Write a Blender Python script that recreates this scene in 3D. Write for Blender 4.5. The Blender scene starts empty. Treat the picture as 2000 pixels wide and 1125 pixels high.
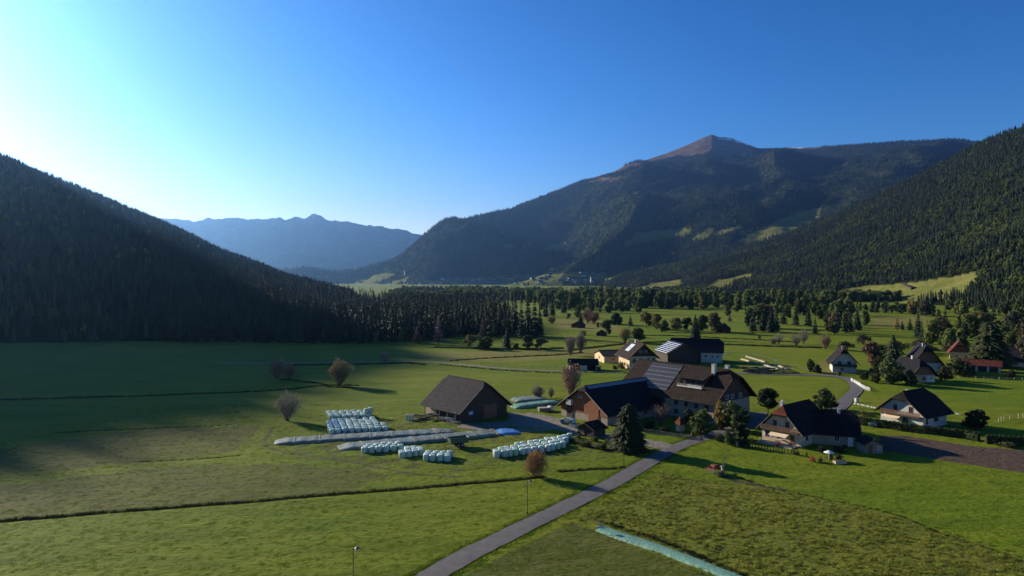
import bpy, math, random
import numpy as np
from mathutils import Vector, Matrix

random.seed(7)
rng = np.random.default_rng(7)
S = bpy.context.scene
COL = S.collection
R = math.radians

# ------------------------------------------------------------------ camera
F = 1333.33           # focal length in pixels of the 2000 px wide photograph
CAM_H = 35.0
PITCH = math.atan(17.5 / F)
cam_d = bpy.data.cameras.new('camera')
cam_d.sensor_width = 36.0
cam_d.lens = 36.0 * F / 2000.0
cam_d.clip_start = 0.5
cam_d.clip_end = 90000.0
cam = bpy.data.objects.new('camera', cam_d)
cam.location = (0, 0, CAM_H)
cam.rotation_euler = (R(90) - PITCH, 0, 0)
COL.objects.link(cam)
S.camera = cam

# ------------------------------------------------------------------ world, sun, exposure
SUN_AZ = 52.0         # degrees to the left of the view axis (+Y)
SUN_EL = 17.0
world = bpy.data.worlds.new("World")
S.world = world
world.use_nodes = True
wn = world.node_tree
wn.nodes.clear()
w_out = wn.nodes.new('ShaderNodeOutputWorld')
w_bg = wn.nodes.new('ShaderNodeBackground')
w_sky = wn.nodes.new('ShaderNodeTexSky')
w_sky.sky_type = 'NISHITA'
w_sky.sun_disc = False
w_sky.sun_elevation = R(SUN_EL)
w_sky.sun_rotation = R(-SUN_AZ)
w_sky.altitude = 1100
w_sky.air_density = 1.0
w_sky.dust_density = 0.12
w_sky.ozone_density = 3.0
w_bg.inputs['Strength'].default_value = 0.066
w_hs = wn.nodes.new('ShaderNodeHueSaturation')
w_hs.inputs['Saturation'].default_value = 1.15
w_hs.inputs['Value'].default_value = 1.0
w_n = wn.nodes.new('ShaderNodeVectorMath'); w_n.operation = 'SCALE'; w_n.inputs['Scale'].default_value = 0.22
w_g = wn.nodes.new('ShaderNodeGamma'); w_g.inputs['Gamma'].default_value = 1.42
w_m = wn.nodes.new('ShaderNodeVectorMath'); w_m.operation = 'SCALE'; w_m.inputs['Scale'].default_value = 1 / 0.22
wn.links.new(w_sky.outputs[0], w_n.inputs[0]); wn.links.new(w_n.outputs[0], w_g.inputs[0]); wn.links.new(w_g.outputs[0], w_m.inputs[0])
wn.links.new(w_m.outputs[0], w_hs.inputs['Color'])
w_mx = wn.nodes.new('ShaderNodeMix'); w_mx.data_type = 'RGBA'; w_mx.blend_type = 'MULTIPLY'; w_mx.inputs[0].default_value = 1
w_mx.inputs[7].default_value = (0.88, 0.93, 1.04, 1)
wn.links.new(w_hs.outputs[0], w_mx.inputs[6])
w_bw = wn.nodes.new('ShaderNodeRGBToBW'); wn.links.new(w_mx.outputs[2], w_bw.inputs[0])      # the bright air round the sun is white, not cyan
w_mr = wn.nodes.new('ShaderNodeMapRange'); w_mr.interpolation_type = 'SMOOTHSTEP'; w_mr.inputs[1].default_value = 1.4; w_mr.inputs[2].default_value = 8.0; w_mr.inputs[4].default_value = 0.75
wn.links.new(w_bw.outputs[0], w_mr.inputs[0])
w_wh = wn.nodes.new('ShaderNodeMix'); w_wh.data_type = 'RGBA'; wn.links.new(w_mr.outputs[0], w_wh.inputs[0]); wn.links.new(w_mx.outputs[2], w_wh.inputs[6]); wn.links.new(w_bw.outputs[0], w_wh.inputs[7])
wn.links.new(w_wh.outputs[2], w_bg.inputs['Color'])
wn.links.new(w_bg.outputs[0], w_out.inputs['Surface'])

sun_d = bpy.data.lights.new('sun', 'SUN')
sun_d.energy = 5.0
sun_d.angle = R(0.5)
sun_d.color = (1.0, 0.87, 0.66)
sun = bpy.data.objects.new('sun', sun_d)
sv = Vector((-math.sin(R(SUN_AZ)) * math.cos(R(SUN_EL)), math.cos(R(SUN_AZ)) * math.cos(R(SUN_EL)), math.sin(R(SUN_EL))))
sun.rotation_euler = sv.to_track_quat('Z', 'Y').to_euler()
sun.location = (-300, 200, 300)
COL.objects.link(sun)
S.view_settings.view_transform = 'Standard'
S.view_settings.look = 'None'
S.view_settings.exposure = 1.2
S.view_settings.gamma = 1.0
S.view_settings.use_curve_mapping = False
S.render.engine = 'CYCLES'
S.cycles.max_bounces = 5
S.cycles.diffuse_bounces = 2
S.cycles.glossy_bounces = 2
S.cycles.transmission_bounces = 2
S.cycles.volume_bounces = 0
S.cycles.transparent_max_bounces = 6
S.cycles.use_denoising = True
HAZE_DENSITY = 4.0e-5
HAZE_COLOR = (0.22, 0.48, 1.0, 1)
HAZE_G = 0.74

# ------------------------------------------------------------------ pixel -> place
cp, sp = math.cos(PITCH), math.sin(PITCH)
def ray(px, py):
    a = (px - 1000.0) / F
    b = -(py - 562.5) / F
    d = np.array([a, cp + b * sp, -sp + b * cp])
    return d / d[1]
def at(px, py, z=0.0):
    """the point of height z seen at pixel (px, py) of the photograph"""
    d = ray(px, py)
    t = (z - CAM_H) / d[2]
    return (d[0] * t, t, z)
def project(x, y, z):
    zz = z - CAM_H
    fw = y * cp - zz * sp
    up = y * sp + zz * cp
    fw = np.maximum(fw, 1e-3)
    return 1000 + F * x / fw, 562.5 - F * up / fw
def mpp(px, py):
    return at(px, py)[1] / F     # metres per photograph pixel at that ground point

# ------------------------------------------------------------------ noise
def vnoise(x, y, seed=0):
    xi = np.floor(x).astype(np.int64); yi = np.floor(y).astype(np.int64)
    xf = x - xi; yf = y - yi
    xf = xf * xf * (3 - 2 * xf); yf = yf * yf * (3 - 2 * yf)
    def h(a, b):
        n = (a * 374761393 + b * 668265263 + seed * 974711) & 0x7fffffff
        n = (n ^ (n >> 13)) * 1274126177 & 0x7fffffff
        n = (n ^ (n >> 16)) & 0xffff
        return n / 65535.0
    return (h(xi, yi) * (1 - xf) + h(xi + 1, yi) * xf) * (1 - yf) + (h(xi, yi + 1) * (1 - xf) + h(xi + 1, yi + 1) * xf) * yf
def fbm(x, y, oct=4, seed=0):
    s = 0; a = 0.5
    for o in range(oct):
        s = s + a * (vnoise(x, y, seed + o) - 0.5); x = x * 2.03; y = y * 2.03; a *= 0.5
    return s
def in_poly(px, py, poly):
    px = np.asarray(px, float); py = np.asarray(py, float)
    r = np.zeros(px.shape, bool); n = len(poly)
    for i in range(n):
        x1, y1 = poly[i]; x2, y2 = poly[(i + 1) % n]
        c = ((y1 > py) != (y2 > py)) & (px < (x2 - x1) * (py - y1) / ((y2 - y1) + 1e-12) + x1)
        r ^= c
    return r
def seg_dist(x, y, pts):
    best = np.full(np.shape(x), 1e9)
    for (x1, y1), (x2, y2) in zip(pts[:-1], pts[1:]):
        dx, dy = x2 - x1, y2 - y1
        t = np.clip(((x - x1) * dx + (y - y1) * dy) / (dx * dx + dy * dy + 1e-9), 0, 1)
        best = np.minimum(best, np.hypot(x - x1 - t * dx, y - y1 - t * dy))
    return best
def smooth(pts, n=8):
    out = []
    for i in range(len(pts) - 1):
        p0 = pts[max(i - 1, 0)]; p1 = pts[i]; p2 = pts[i + 1]; p3 = pts[min(i + 2, len(pts) - 1)]
        for k in range(n):
            t = k / n
            out.append(tuple(0.5 * ((2 * p1[j]) + (-p0[j] + p2[j]) * t + (2 * p0[j] - 5 * p1[j] + 4 * p2[j] - p3[j]) * t * t
                                    + (-p0[j] + 3 * p1[j] - 3 * p2[j] + p3[j]) * t ** 3) for j in range(2)))
    out.append(tuple(pts[-1][:2])); return out
def pix_line(pp, n=8):
    return smooth([at(*p)[:2] for p in pp], n)

# ------------------------------------------------------------------ materials
MATS = {}
def new_mat(name):
    m = bpy.data.materials.new(name); m.use_nodes = True
    nt = m.node_tree; b = nt.nodes['Principled BSDF']
    MATS[name] = m
    return m, nt, b
def mat(name, col, rough=0.8, var=0.25, scale=2.0, bump=0.0, bscale=20.0, spec=0.3, metal=0.0, col2=None, stretch=None, coords='Object', use_ocol=False, rnd=0.0):
    m, nt, b = new_mat(name); N = nt.nodes; L = nt.links
    tc = N.new('ShaderNodeTexCoord'); mp = N.new('ShaderNodeMapping')
    if stretch: mp.inputs['Scale'].default_value = stretch
    L.new(tc.outputs[coords], mp.inputs[0])
    nz = N.new('ShaderNodeTexNoise'); nz.inputs['Scale'].default_value = scale; nz.inputs['Detail'].default_value = 5
    L.new(mp.outputs[0], nz.inputs['Vector'])
    rp = N.new('ShaderNodeValToRGB')
    c2 = col2 or tuple(min(1, c * (1 + var)) for c in col)
    c1 = tuple(c * (1 - var) for c in col) if not col2 else col
    rp.color_ramp.elements[0].position = 0.32; rp.color_ramp.elements[1].position = 0.68
    rp.color_ramp.elements[0].color = (*c1, 1); rp.color_ramp.elements[1].color = (*c2, 1)
    L.new(nz.outputs['Fac'], rp.inputs[0])
    out = rp.outputs[0]
    if use_ocol or rnd:
        oi = N.new('ShaderNodeObjectInfo')
        if use_ocol:
            mx = N.new('ShaderNodeMix'); mx.data_type = 'RGBA'; mx.blend_type = 'MULTIPLY'; mx.inputs[0].default_value = 1
            L.new(out, mx.inputs[6]); L.new(oi.outputs['Color'], mx.inputs[7]); out = mx.outputs[2]
        if rnd:
            mr = N.new('ShaderNodeMapRange'); mr.inputs[3].default_value = 1 - rnd; mr.inputs[4].default_value = 1 + rnd
            L.new(oi.outputs['Random'], mr.inputs[0])
            hs = N.new('ShaderNodeHueSaturation'); L.new(out, hs.inputs['Color']); L.new(mr.outputs[0], hs.inputs['Value'])
            m2 = N.new('ShaderNodeMapRange'); m2.inputs[3].default_value = 0.5 + rnd * 0.05; m2.inputs[4].default_value = 0.5 - rnd * 0.03
            mm = N.new('ShaderNodeMath'); mm.operation = 'FRACT'; ml = N.new('ShaderNodeMath'); ml.operation = 'MULTIPLY'; ml.inputs[1].default_value = 7.31
            L.new(oi.outputs['Random'], ml.inputs[0]); L.new(ml.outputs[0], mm.inputs[0]); L.new(mm.outputs[0], m2.inputs[0]); L.new(m2.outputs[0], hs.inputs['Hue'])
            out = hs.outputs[0]
    L.new(out, b.inputs['Base Color'])
    b.inputs['Roughness'].default_value = rough
    b.inputs['Specular IOR Level'].default_value = spec
    b.inputs['Metallic'].default_value = metal
    if bump:
        n2 = N.new('ShaderNodeTexNoise'); n2.inputs['Scale'].default_value = bscale; n2.inputs['Detail'].default_value = 4
        L.new(mp.outputs[0], n2.inputs['Vector'])
        bp = N.new('ShaderNodeBump'); bp.inputs['Strength'].default_value = bump; bp.inputs['Distance'].default_value = 0.1
        L.new(n2.outputs['Fac'], bp.inputs['Height']); L.new(bp.outputs[0], b.inputs['Normal'])
    return m

def leaf_mat(name, col, transl=0.35, rnd=0.25, use_ocol=True):
    m = mat(name, col, rough=0.75, var=0.45, scale=0.9, spec=0.15, use_ocol=use_ocol, rnd=rnd)
    nt = m.node_tree; b = nt.nodes['Principled BSDF']; o = nt.nodes['Material Output']
    tr = nt.nodes.new('ShaderNodeBsdfTranslucent'); mx = nt.nodes.new('ShaderNodeMixShader'); mx.inputs[0].default_value = transl
    src = b.inputs['Base Color'].links[0].from_socket
    nt.links.new(src, tr.inputs['Color']); nt.links.new(b.outputs[0], mx.inputs[1]); nt.links.new(tr.outputs[0], mx.inputs[2])
    nt.links.new(mx.outputs[0], o.inputs['Surface'])
    return m

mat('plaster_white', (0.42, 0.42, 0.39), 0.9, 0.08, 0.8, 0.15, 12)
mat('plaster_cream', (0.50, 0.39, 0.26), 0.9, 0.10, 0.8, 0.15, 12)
mat('plaster_yellow', (0.40, 0.27, 0.10), 0.9, 0.12, 0.8, 0.15, 12)  # yellow tone stands in for a sunlit bit of wall
mat('plaster_dull', (0.27, 0.23, 0.17), 0.9, 0.12, 0.8, 0.15, 12)  # darkened plaster; shade on farmhouse and rear wing walls is put into it
mat('concrete', (0.34, 0.33, 0.31), 0.9, 0.25, 1.5, 0.3, 10)
mat('wood_dark', (0.045, 0.033, 0.026), 0.85, 0.5, 3, 0.5, 8, stretch=(3, 3, 0.25))
mat('wood_red', (0.21, 0.075, 0.032), 0.8, 0.45, 3, 0.5, 8, stretch=(3, 3, 0.22))
mat('wood_brown', (0.13, 0.07, 0.04), 0.8, 0.4, 3, 0.4, 8, stretch=(2, 2, 0.25))
mat('wood_pale', (0.36, 0.30, 0.22), 0.85, 0.3, 4, 0.3, 10)
mat('wood_grey', (0.17, 0.15, 0.13), 0.9, 0.35, 4, 0.3, 10)
mat('window_frame', (0.55, 0.53, 0.5), 0.5, 0.05)
mat('window_frame_brown', (0.16, 0.08, 0.045), 0.6, 0.1)
mat('glass', (0.02, 0.025, 0.035), 0.08, 0.1, spec=0.8)
mat('metal_grey', (0.30, 0.31, 0.33), 0.45, 0.1, metal=0.7)
mat('metal_dark', (0.03, 0.03, 0.032), 0.5, 0.1, metal=0.3)
mat('white_trim', (0.66, 0.66, 0.64), 0.6, 0.05)
mat('solar', (0.018, 0.022, 0.035), 0.16, 0.15, spec=0.6)
mat('solar_dull', (0.035, 0.036, 0.042), 0.45, 0.15, spec=0.4)
mat('skylight', (0.55, 0.6, 0.62), 0.25, 0.1, spec=0.8)
mat('rust_red', (0.17, 0.04, 0.025), 0.7, 0.4, 5)
mat('rubber', (0.02, 0.02, 0.02), 0.8, 0.2)
mat('car_paint', (0.20, 0.30, 0.42), 0.25, 0.05, metal=0.6, spec=0.7)
mat('trailer_green', (0.05, 0.09, 0.06), 0.6, 0.3, 4)
mat('awning', (0.70, 0.55, 0.36), 0.8, 0.06)
mat('flowers', (0.45, 0.06, 0.16), 0.7, 0.5, 8)
mat('film_bale', (0.36, 0.43, 0.39), 0.4, 0.10, 3, 0.25, 9, spec=0.5, use_ocol=True, rnd=0.07)
mat('tarp_grey', (0.12, 0.155, 0.135), 0.6, 0.3, 0.6, 0.9, 3.5, spec=0.4)
mat('tarp_teal', (0.12, 0.26, 0.19), 0.6, 0.2, 1.2, 1.0, 3.0, spec=0.5)
mat('tarp_blue', (0.07, 0.20, 0.48), 0.4, 0.2, 1.2, 0.8, 3.0, spec=0.5)
mat('tarp_white', (0.6, 0.62, 0.62), 0.45, 0.15, 1.2, 0.8, 3.0, spec=0.5)
mat('asphalt', (0.105, 0.098, 0.10), 0.85, 0.18, 0.7, 0.5, 30)
mat('gravel', (0.17, 0.15, 0.12), 0.95, 0.25, 0.8, 0.6, 14)
mat('soil', (0.085, 0.058, 0.045), 0.95, 0.35, 0.9, 1.0, 3)
mat('manure', (0.05, 0.035, 0.025), 0.95, 0.5, 1.5, 1.0, 3)
mat('bark', (0.10, 0.075, 0.055), 0.9, 0.4, 3, 0.5, 8)
mat('bark_pale', (0.20, 0.165, 0.13), 0.9, 0.4, 3, 0.5, 8)
mat('water_dull', (0.2, 0.24, 0.26), 0.3, 0.1)
leaf_mat('leaves', (0.50, 0.50, 0.50), 0.30)
leaf_mat('needles', (0.50, 0.50, 0.50), 0.10, rnd=0.3)
leaf_mat('twigs', (0.50, 0.50, 0.50), 0.12, rnd=0.15)
leaf_mat('forest_needles', (0.020, 0.034, 0.013), 0.10, rnd=0.55, use_ocol=False)
leaf_mat('forest_leaves', (0.095, 0.115, 0.028), 0.30, rnd=0.5, use_ocol=False)
leaf_mat('tuft_green', (0.135, 0.190, 0.012), 0.35, rnd=0.35, use_ocol=False)
leaf_mat('tuft_rough', (0.22, 0.225, 0.035), 0.35, rnd=0.55, use_ocol=False)
leaf_mat('tuft_dark', (0.030, 0.040, 0.012), 0.2, rnd=0.4, use_ocol=False)
leaf_mat('hedge_leaves', (0.035, 0.048, 0.016), 0.2, rnd=0.2, use_ocol=False)

def roof_mat(name, col, rough=0.75, rows=0.33, cols=0.3, var=0.35, spec=0.3):
    """tiles: rows step down the slope (object z) and staggered joints along the ridge (object x)"""
    m, nt, b = new_mat(name); N = nt.nodes; L = nt.links
    tc = N.new('ShaderNodeTexCoord')
    sx = N.new('ShaderNodeSeparateXYZ'); L.new(tc.outputs['Object'], sx.inputs[0])
    cb = N.new('ShaderNodeCombineXYZ'); L.new(sx.outputs['X'], cb.inputs[0]); L.new(sx.outputs['Z'], cb.inputs[1])
    br = N.new('ShaderNodeTexBrick'); br.inputs['Scale'].default_value = 1; br.inputs['Brick Width'].default_value = cols * 2
    br.inputs['Row Height'].default_value = rows; br.inputs['Mortar Size'].default_value = 0.025
    br.inputs['Color1'].default_value = (*[c * (1 - var) for c in col], 1); br.inputs['Color2'].default_value = (*[c * (1 + var) for c in col], 1)
    br.inputs['Mortar'].default_value = (*[c * 0.5 for c in col], 1)
    L.new(cb.outputs[0], br.inputs[0])
    nz = N.new('ShaderNodeTexNoise'); nz.inputs['Scale'].default_value = 0.7; nz.inputs['Detail'].default_value = 6; L.new(tc.outputs['Object'], nz.inputs[0])
    mr = N.new('ShaderNodeMapRange'); mr.inputs[3].default_value = 0.65; mr.inputs[4].default_value = 1.35; L.new(nz.outputs['Fac'], mr.inputs[0])
    hs = N.new('ShaderNodeHueSaturation'); L.new(br.outputs['Color'], hs.inputs['Color']); L.new(mr.outputs[0], hs.inputs['Value'])
    L.new(hs.outputs[0], b.inputs['Base Color'])
    b.inputs['Roughness'].default_value = rough; b.inputs['Specular IOR Level'].default_value = spec
    bp = N.new('ShaderNodeBump'); bp.inputs['Strength'].default_value = 0.5; bp.inputs['Distance'].default_value = 0.04
    L.new(br.outputs['Fac'], bp.inputs['Height']); bp.invert = True; L.new(bp.outputs[0], b.inputs['Normal'])
    return m
roof_mat('roof_slate', (0.030, 0.025, 0.031), 0.85, spec=0.1)
roof_mat('roof_black', (0.012, 0.013, 0.017), 0.8, spec=0.1, var=0.15)
roof_mat('roof_brown', (0.028, 0.019, 0.015), 0.9, spec=0.1)
roof_mat('roof_rust', (0.11, 0.032, 0.022), 0.85, spec=0.1)
roof_mat('roof_dark', (0.016, 0.013, 0.013), 0.85, spec=0.1)

# ------------------------------------------------------------------ mesh helpers
class MB:
    def __init__(s): s.v = []; s.f = []; s.m = []
    def add(s, vs, fs, mi=0):
        o = len(s.v); s.v += [tuple(v) for v in vs]; s.f += [tuple(i + o for i in f) for f in fs]; s.m += [mi] * len(fs)
        return s
    def box(s, x0, x1, y0, y1, z0, z1, M=None, mi=0):
        vs = [(x, y, z) for z in (z0, z1) for y in (y0, y1) for x in (x0, x1)]
        if M is not None: vs = [tuple(M @ Vector(v)) for v in vs]
        return s.add(vs, [(0, 2, 3, 1), (4, 5, 7, 6), (0, 1, 5, 4), (1, 3, 7, 5), (3, 2, 6, 7), (2, 0, 4, 6)], mi)
    def tube(s, p, q, r0, r1, n=6, mi=0, cap=True):
        p = Vector(p); q = Vector(q); d = (q - p)
        if d.length < 1e-6: return s
        u = d.orthogonal().normalized(); w = d.normalized().cross(u)
        vs = [];
        for c, r in ((p, r0), (q, r1)):
            for i in range(n):
                a = 2 * math.pi * i / n; vs.append(tuple(c + (u * math.cos(a) + w * math.sin(a)) * r))
        fs = [(i, (i + 1) % n, n + (i + 1) % n, n + i) for i in range(n)]
        if cap: fs += [tuple(range(n))[::-1], tuple(range(n, 2 * n))]
        return s.add(vs, fs, mi)
    def mesh(s, name, mats, smooth=False):
        me = bpy.data.meshes.new(name); me.from_pydata(s.v, [], s.f)
        for m in (mats if isinstance(mats, (list, tuple)) else [mats]): me.materials.append(MATS[m] if isinstance(m, str) else m)
        if any(s.m): me.polygons.foreach_set('material_index', s.m)
        if smooth: me.polygons.foreach_set('use_smooth', [True] * len(me.polygons))
        me.update(); return me
    def build(s, name, mats, parent=None, smooth=False, loc=None):
        return link(name, s.mesh(name, mats, smooth), parent, loc)
def link(name, data, parent=None, loc=None):
    o = bpy.data.objects.new(name, data); COL.objects.link(o)
    if parent is not None: o.parent = parent
    if loc is not None: o.location = loc
    return o
def tag(o, label=None, cat=None, group=None, kind=None):
    if label: o['label'] = label
    if cat: o['category'] = cat
    if group: o['group'] = group
    if kind: o['kind'] = kind
    return o
def thing(name, label, cat, loc, rz=0.0, group=None):
    o = bpy.data.objects.new(name, None); COL.objects.link(o); o.empty_display_size = 0.5
    o.location = loc; o.rotation_euler = (0, 0, rz)
    return tag(o, label, cat, group)
def np_mesh(name, V, Fq, mats, smooth=True):
    me = bpy.data.meshes.new(name)
    V = np.asarray(V, np.float32); Fq = np.asarray(Fq, np.int32); k = Fq.shape[1]
    me.vertices.add(len(V)); me.vertices.foreach_set('co', V.ravel())
    me.loops.add(Fq.size); me.loops.foreach_set('vertex_index', Fq.ravel())
    me.polygons.add(len(Fq)); me.polygons.foreach_set('loop_start', np.arange(0, Fq.size, k, dtype=np.int32))
    me.polygons.foreach_set('use_smooth', np.full(len(Fq), smooth))
    for m in mats: me.materials.append(MATS[m] if isinstance(m, str) else m)
    me.update(calc_edges=True)
    return me
def grid_faces(nr, nc):
    i = np.arange(nr - 1)[:, None] * nc + np.arange(nc - 1)[None, :]
    i = i.ravel()
    return np.stack([i, i + 1, i + nc + 1, i + nc], 1)
def set_attr(me, name, arr):
    a = me.attributes.new(name, 'FLOAT', 'POINT'); a.data.foreach_set('value', np.asarray(arr, np.float32).ravel())

# ------------------------------------------------------------------ roads and field outlines (photograph pixels of the ground)
LANE = pix_line([(700, 1230), (842, 1125), (957, 1062), (1062, 1010), (1164, 960), (1225, 927), (1285, 892), (1335, 868), (1392, 850), (1440, 833)], 6)
FARM_ROAD = pix_line([(1318, 876), (1250, 862), (1180, 852), (1110, 838), (1050, 824), (1010, 818)], 6)
YARD_ROAD = pix_line([(1385, 852), (1450, 834), (1500, 822), (1580, 815), (1650, 805)], 5)
RIGHT_LANE = pix_line([(1600, 812), (1635, 800), (1652, 782), (1672, 762), (1668, 748), (1650, 738), (1600, 733), (1500, 731), (1430, 728)], 5)
TRACK = pix_line([(430, 709), (560, 709), (700, 707), (800, 706), (860, 708), (940, 716), (1020, 722), (1100, 725), (1220, 728)], 5)
BALE_TRACK = pix_line([(533, 835), (525, 850), (517, 862), (530, 876), (600, 890), (700, 905), (800, 925), (900, 932)], 6)
ROADS = [(LANE, 1.75), (FARM_ROAD, 2.6), (YARD_ROAD, 2.3), (RIGHT_LANE, 1.9), (TRACK, 1.3)]
YARD_POLY = [at(*p)[:2] for p in [(1440, 838), (1500, 826), (1498, 806), (1470, 806), (1420, 815), (1400, 835)]]
BARN_YARD = [at(*p)[:2] for p in [(890, 835), (975, 846), (1060, 842), (1100, 836), (1095, 818), (1040, 806), (995, 806), (990, 822), (905, 828)]]
def wpoly(pp): return [at(*p)[:2] for p in pp]
BROWN_FIELDS = [wpoly([(-200, 905), (60, 868), (330, 836), (500, 832), (505, 845), (470, 880), (380, 895), (150, 915), (-200, 950)]),
                wpoly([(-300, 980), (0, 950), (300, 915), (540, 905), (700, 915), (760, 930), (700, 955), (350, 990), (0, 1012), (-300, 1030)])]
PLOUGHED = wpoly([(1715, 852), (1760, 850), (1900, 872), (2100, 888), (2200, 960), (1990, 922), (1850, 900), (1720, 880)])
ROUGH_FIELD = wpoly([(1120, 1012), (1290, 925), (1390, 940), (1530, 958), (1700, 995), (1900, 1060), (2300, 1180), (1600, 1300), (1440, 1135), (1200, 1030)])
MOWN = wpoly([(890, 1135), (1060, 1045), (1115, 1020), (1160, 1035), (1420, 1135), (1440, 1300), (700, 1300)])
YELLOW_FIELDS = [wpoly([(1600, 705), (1600, 733), (1640, 733), (1640, 705)]), wpoly([(1700, 620), (1810, 618), (1815, 634), (1700, 640)]),
                 wpoly([(745, 690), (1180, 682), (1180, 695), (1000, 706), (880, 705)]), wpoly([(1090, 622), (1200, 628), (1220, 650), (1080, 640)])]
DITCHES = [  # (pixels, half width m, height)
    ([(-150, 1028), (0, 1017), (250, 997), (500, 978), (700, 962), (850, 950), (1000, 937), (1060, 930)], 0.45, 0.55),
    ([(1095, 921), (1150, 917), (1200, 914), (1225, 913)], 0.6, 0.4),
    ([(0, 780), (300, 772), (450, 766), (560, 760), (640, 752), (700, 752)], 0.7, 0.6),
    ([(548, 740), (600, 746), (650, 752)], 0.5, 0.5),
    ([(640, 755), (690, 757)], 0.8, 0.6),
    ([(100, 845), (330, 835), (450, 829)], 0.3, 0.25),
    ([(260, 902), (400, 895), (470, 888)], 0.25, 0.2),
    ([(560, 713), (700, 711), (790, 709), (830, 712)], 0.9, 0.7),
    ([(860, 712), (960, 721), (1060, 727), (1110, 729)], 0.6, 0.5),
    ([(880, 704), (980, 698), (1080, 693), (1140, 689)], 0.8, 0.7),
    ([(1120, 683), (1180, 676), (1230, 671), (1300, 668), (1400, 672), (1500, 676), (1600, 679)], 1.4, 1.0),
    ([(1250, 655), (1330, 656), (1450, 662), (1560, 668)], 1.2, 0.7),
    ([(850, 678), (950, 681), (1050, 682), (1100, 680)], 1.6, 1.2),
    ([(1440, 930), (1480, 945), (1530, 958), (1600, 972), (1740, 1002), (1850, 1045), (1980, 1085)], 0.18, 0.22),
    ([(1180, 1018), (1290, 1055), (1400, 1100), (1470, 1130)], 0.5, 0.35),
]
DITCH_W = [(smooth([at(*p)[:2] for p in pp], 5), w, h) for pp, w, h in DITCHES]
BARE_EARTH = [(pix_line([(1405, 925), (1440, 938), (1490, 950), (1530, 956)], 4), 1.0), (BALE_TRACK, 0.5),
              (pix_line([(1110, 858), (1160, 870), (1220, 880), (1270, 880)], 4), 1.5)]

# ------------------------------------------------------------------ ground
def ground_z(x, y):
    """gentle relief of the meadows; flat under roads is added separately"""
    return np.zeros(np.shape(x))
def axis(lo, hi, step0, c0, c1, g):
    a = list(np.arange(c0, c1 + 1e-6, step0)); s = step0; v = c1
    while v < hi: s = min(s * g, 120); v += s; a.append(v)
    s = step0; v = c0; b = []
    while v > lo: s = min(s * g, 120); v -= s; b.append(v)
    return np.array(b[::-1] + a)
xs = axis(-5600, 5600, 0.42, -130, 150, 1.035)
ys = [-400, -300, -220, -160, -120, -90, -60, -30, 0, 20, 35, 45, 50]
while ys[-1] < 9000: ys.append(ys[-1] + min(0.34 * (ys[-1] / 100) ** 1.65, 150))
ys = np.array(ys)
GX, GY = np.meshgrid(xs, ys)
road_d = np.full(GX.shape, 1e9)
for ln, hw in ROADS:
    road_d = np.minimum(road_d, seg_dist(GX, GY, ln[::2] + [ln[-1]]) - hw)
near = np.exp(-np.maximum(GY - 60, 0) / 220)
rough_mask = in_poly(GX + 5 * fbm(GX / 3, GY / 3, 3, 61), GY + 5 * fbm(GX / 3, GY / 3, 3, 62), ROUGH_FIELD).astype(float)
mown_mask = in_poly(GX, GY, MOWN).astype(float)
brown = np.zeros(GX.shape)
for p in BROWN_FIELDS: brown = np.maximum(brown, in_poly(GX + 1.5 * fbm(GX / 4, GY / 4, 3, 5) * 4, GY + 3 * fbm(GX / 3, GY / 3, 3, 9), p))
plough = in_poly(GX, GY, PLOUGHED).astype(float)
yellow = np.zeros(GX.shape)
for p in YELLOW_FIELDS: yellow = np.maximum(yellow, in_poly(GX, GY, p))
earth = np.zeros(GX.shape)
for ln, hw in BARE_EARTH: earth = np.maximum(earth, np.clip(1.3 - seg_dist(GX, GY, ln) / hw + fbm(GX, GY, 2, 3) * 1.5, 0, 1))
YARD_GRASS = wpoly([(780, 815), (840, 812), (905, 830), (1000, 842), (1100, 850), (1260, 885), (1150, 900), (1000, 905), (880, 925), (700, 905), (560, 880), (640, 840)])
yardm = in_poly(GX, GY, YARD_GRASS).astype(float)
clear = np.clip((road_d + 0.2) / 1.2, 0, 1)
Z = (0.16 * fbm(GX / 2.2, GY / 1.5, 4, 11) + 0.30 * fbm(GX / 14, GY / 9, 2, 21)) * clear * np.clip(300 / np.maximum(GY, 60), 0.5, 1.2)
Z += rough_mask * 0.15 * fbm(GX / 1.6, GY / 1.3, 3, 31) * clear
Z += plough * 0.20 * fbm(GX / 0.9, GY / 0.9, 2, 41)
Z += yardm * 0.30 * fbm(GX / 1.8, GY / 1.2, 3, 51) * clear
for ln, w, h in DITCH_W:
    d = seg_dist(GX, GY, ln)
    Z += -h * 0.5 * np.exp(-(d / (w + 0.2)) ** 2)
Z -= 0.10 * (1 - clear)
Z[GY > 1300] *= 0.3
me = np_mesh('ground', np.stack([GX.ravel(), GY.ravel(), Z.ravel()], 1), grid_faces(*GX.shape), [])
for nm, arr in (('brown', brown), ('plough', np.maximum(plough, 0)), ('yellow', yellow), ('earth', earth), ('rough', rough_mask), ('mown', mown_mask), ('yard', yardm)):
    set_attr(me, nm, arr)
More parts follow.
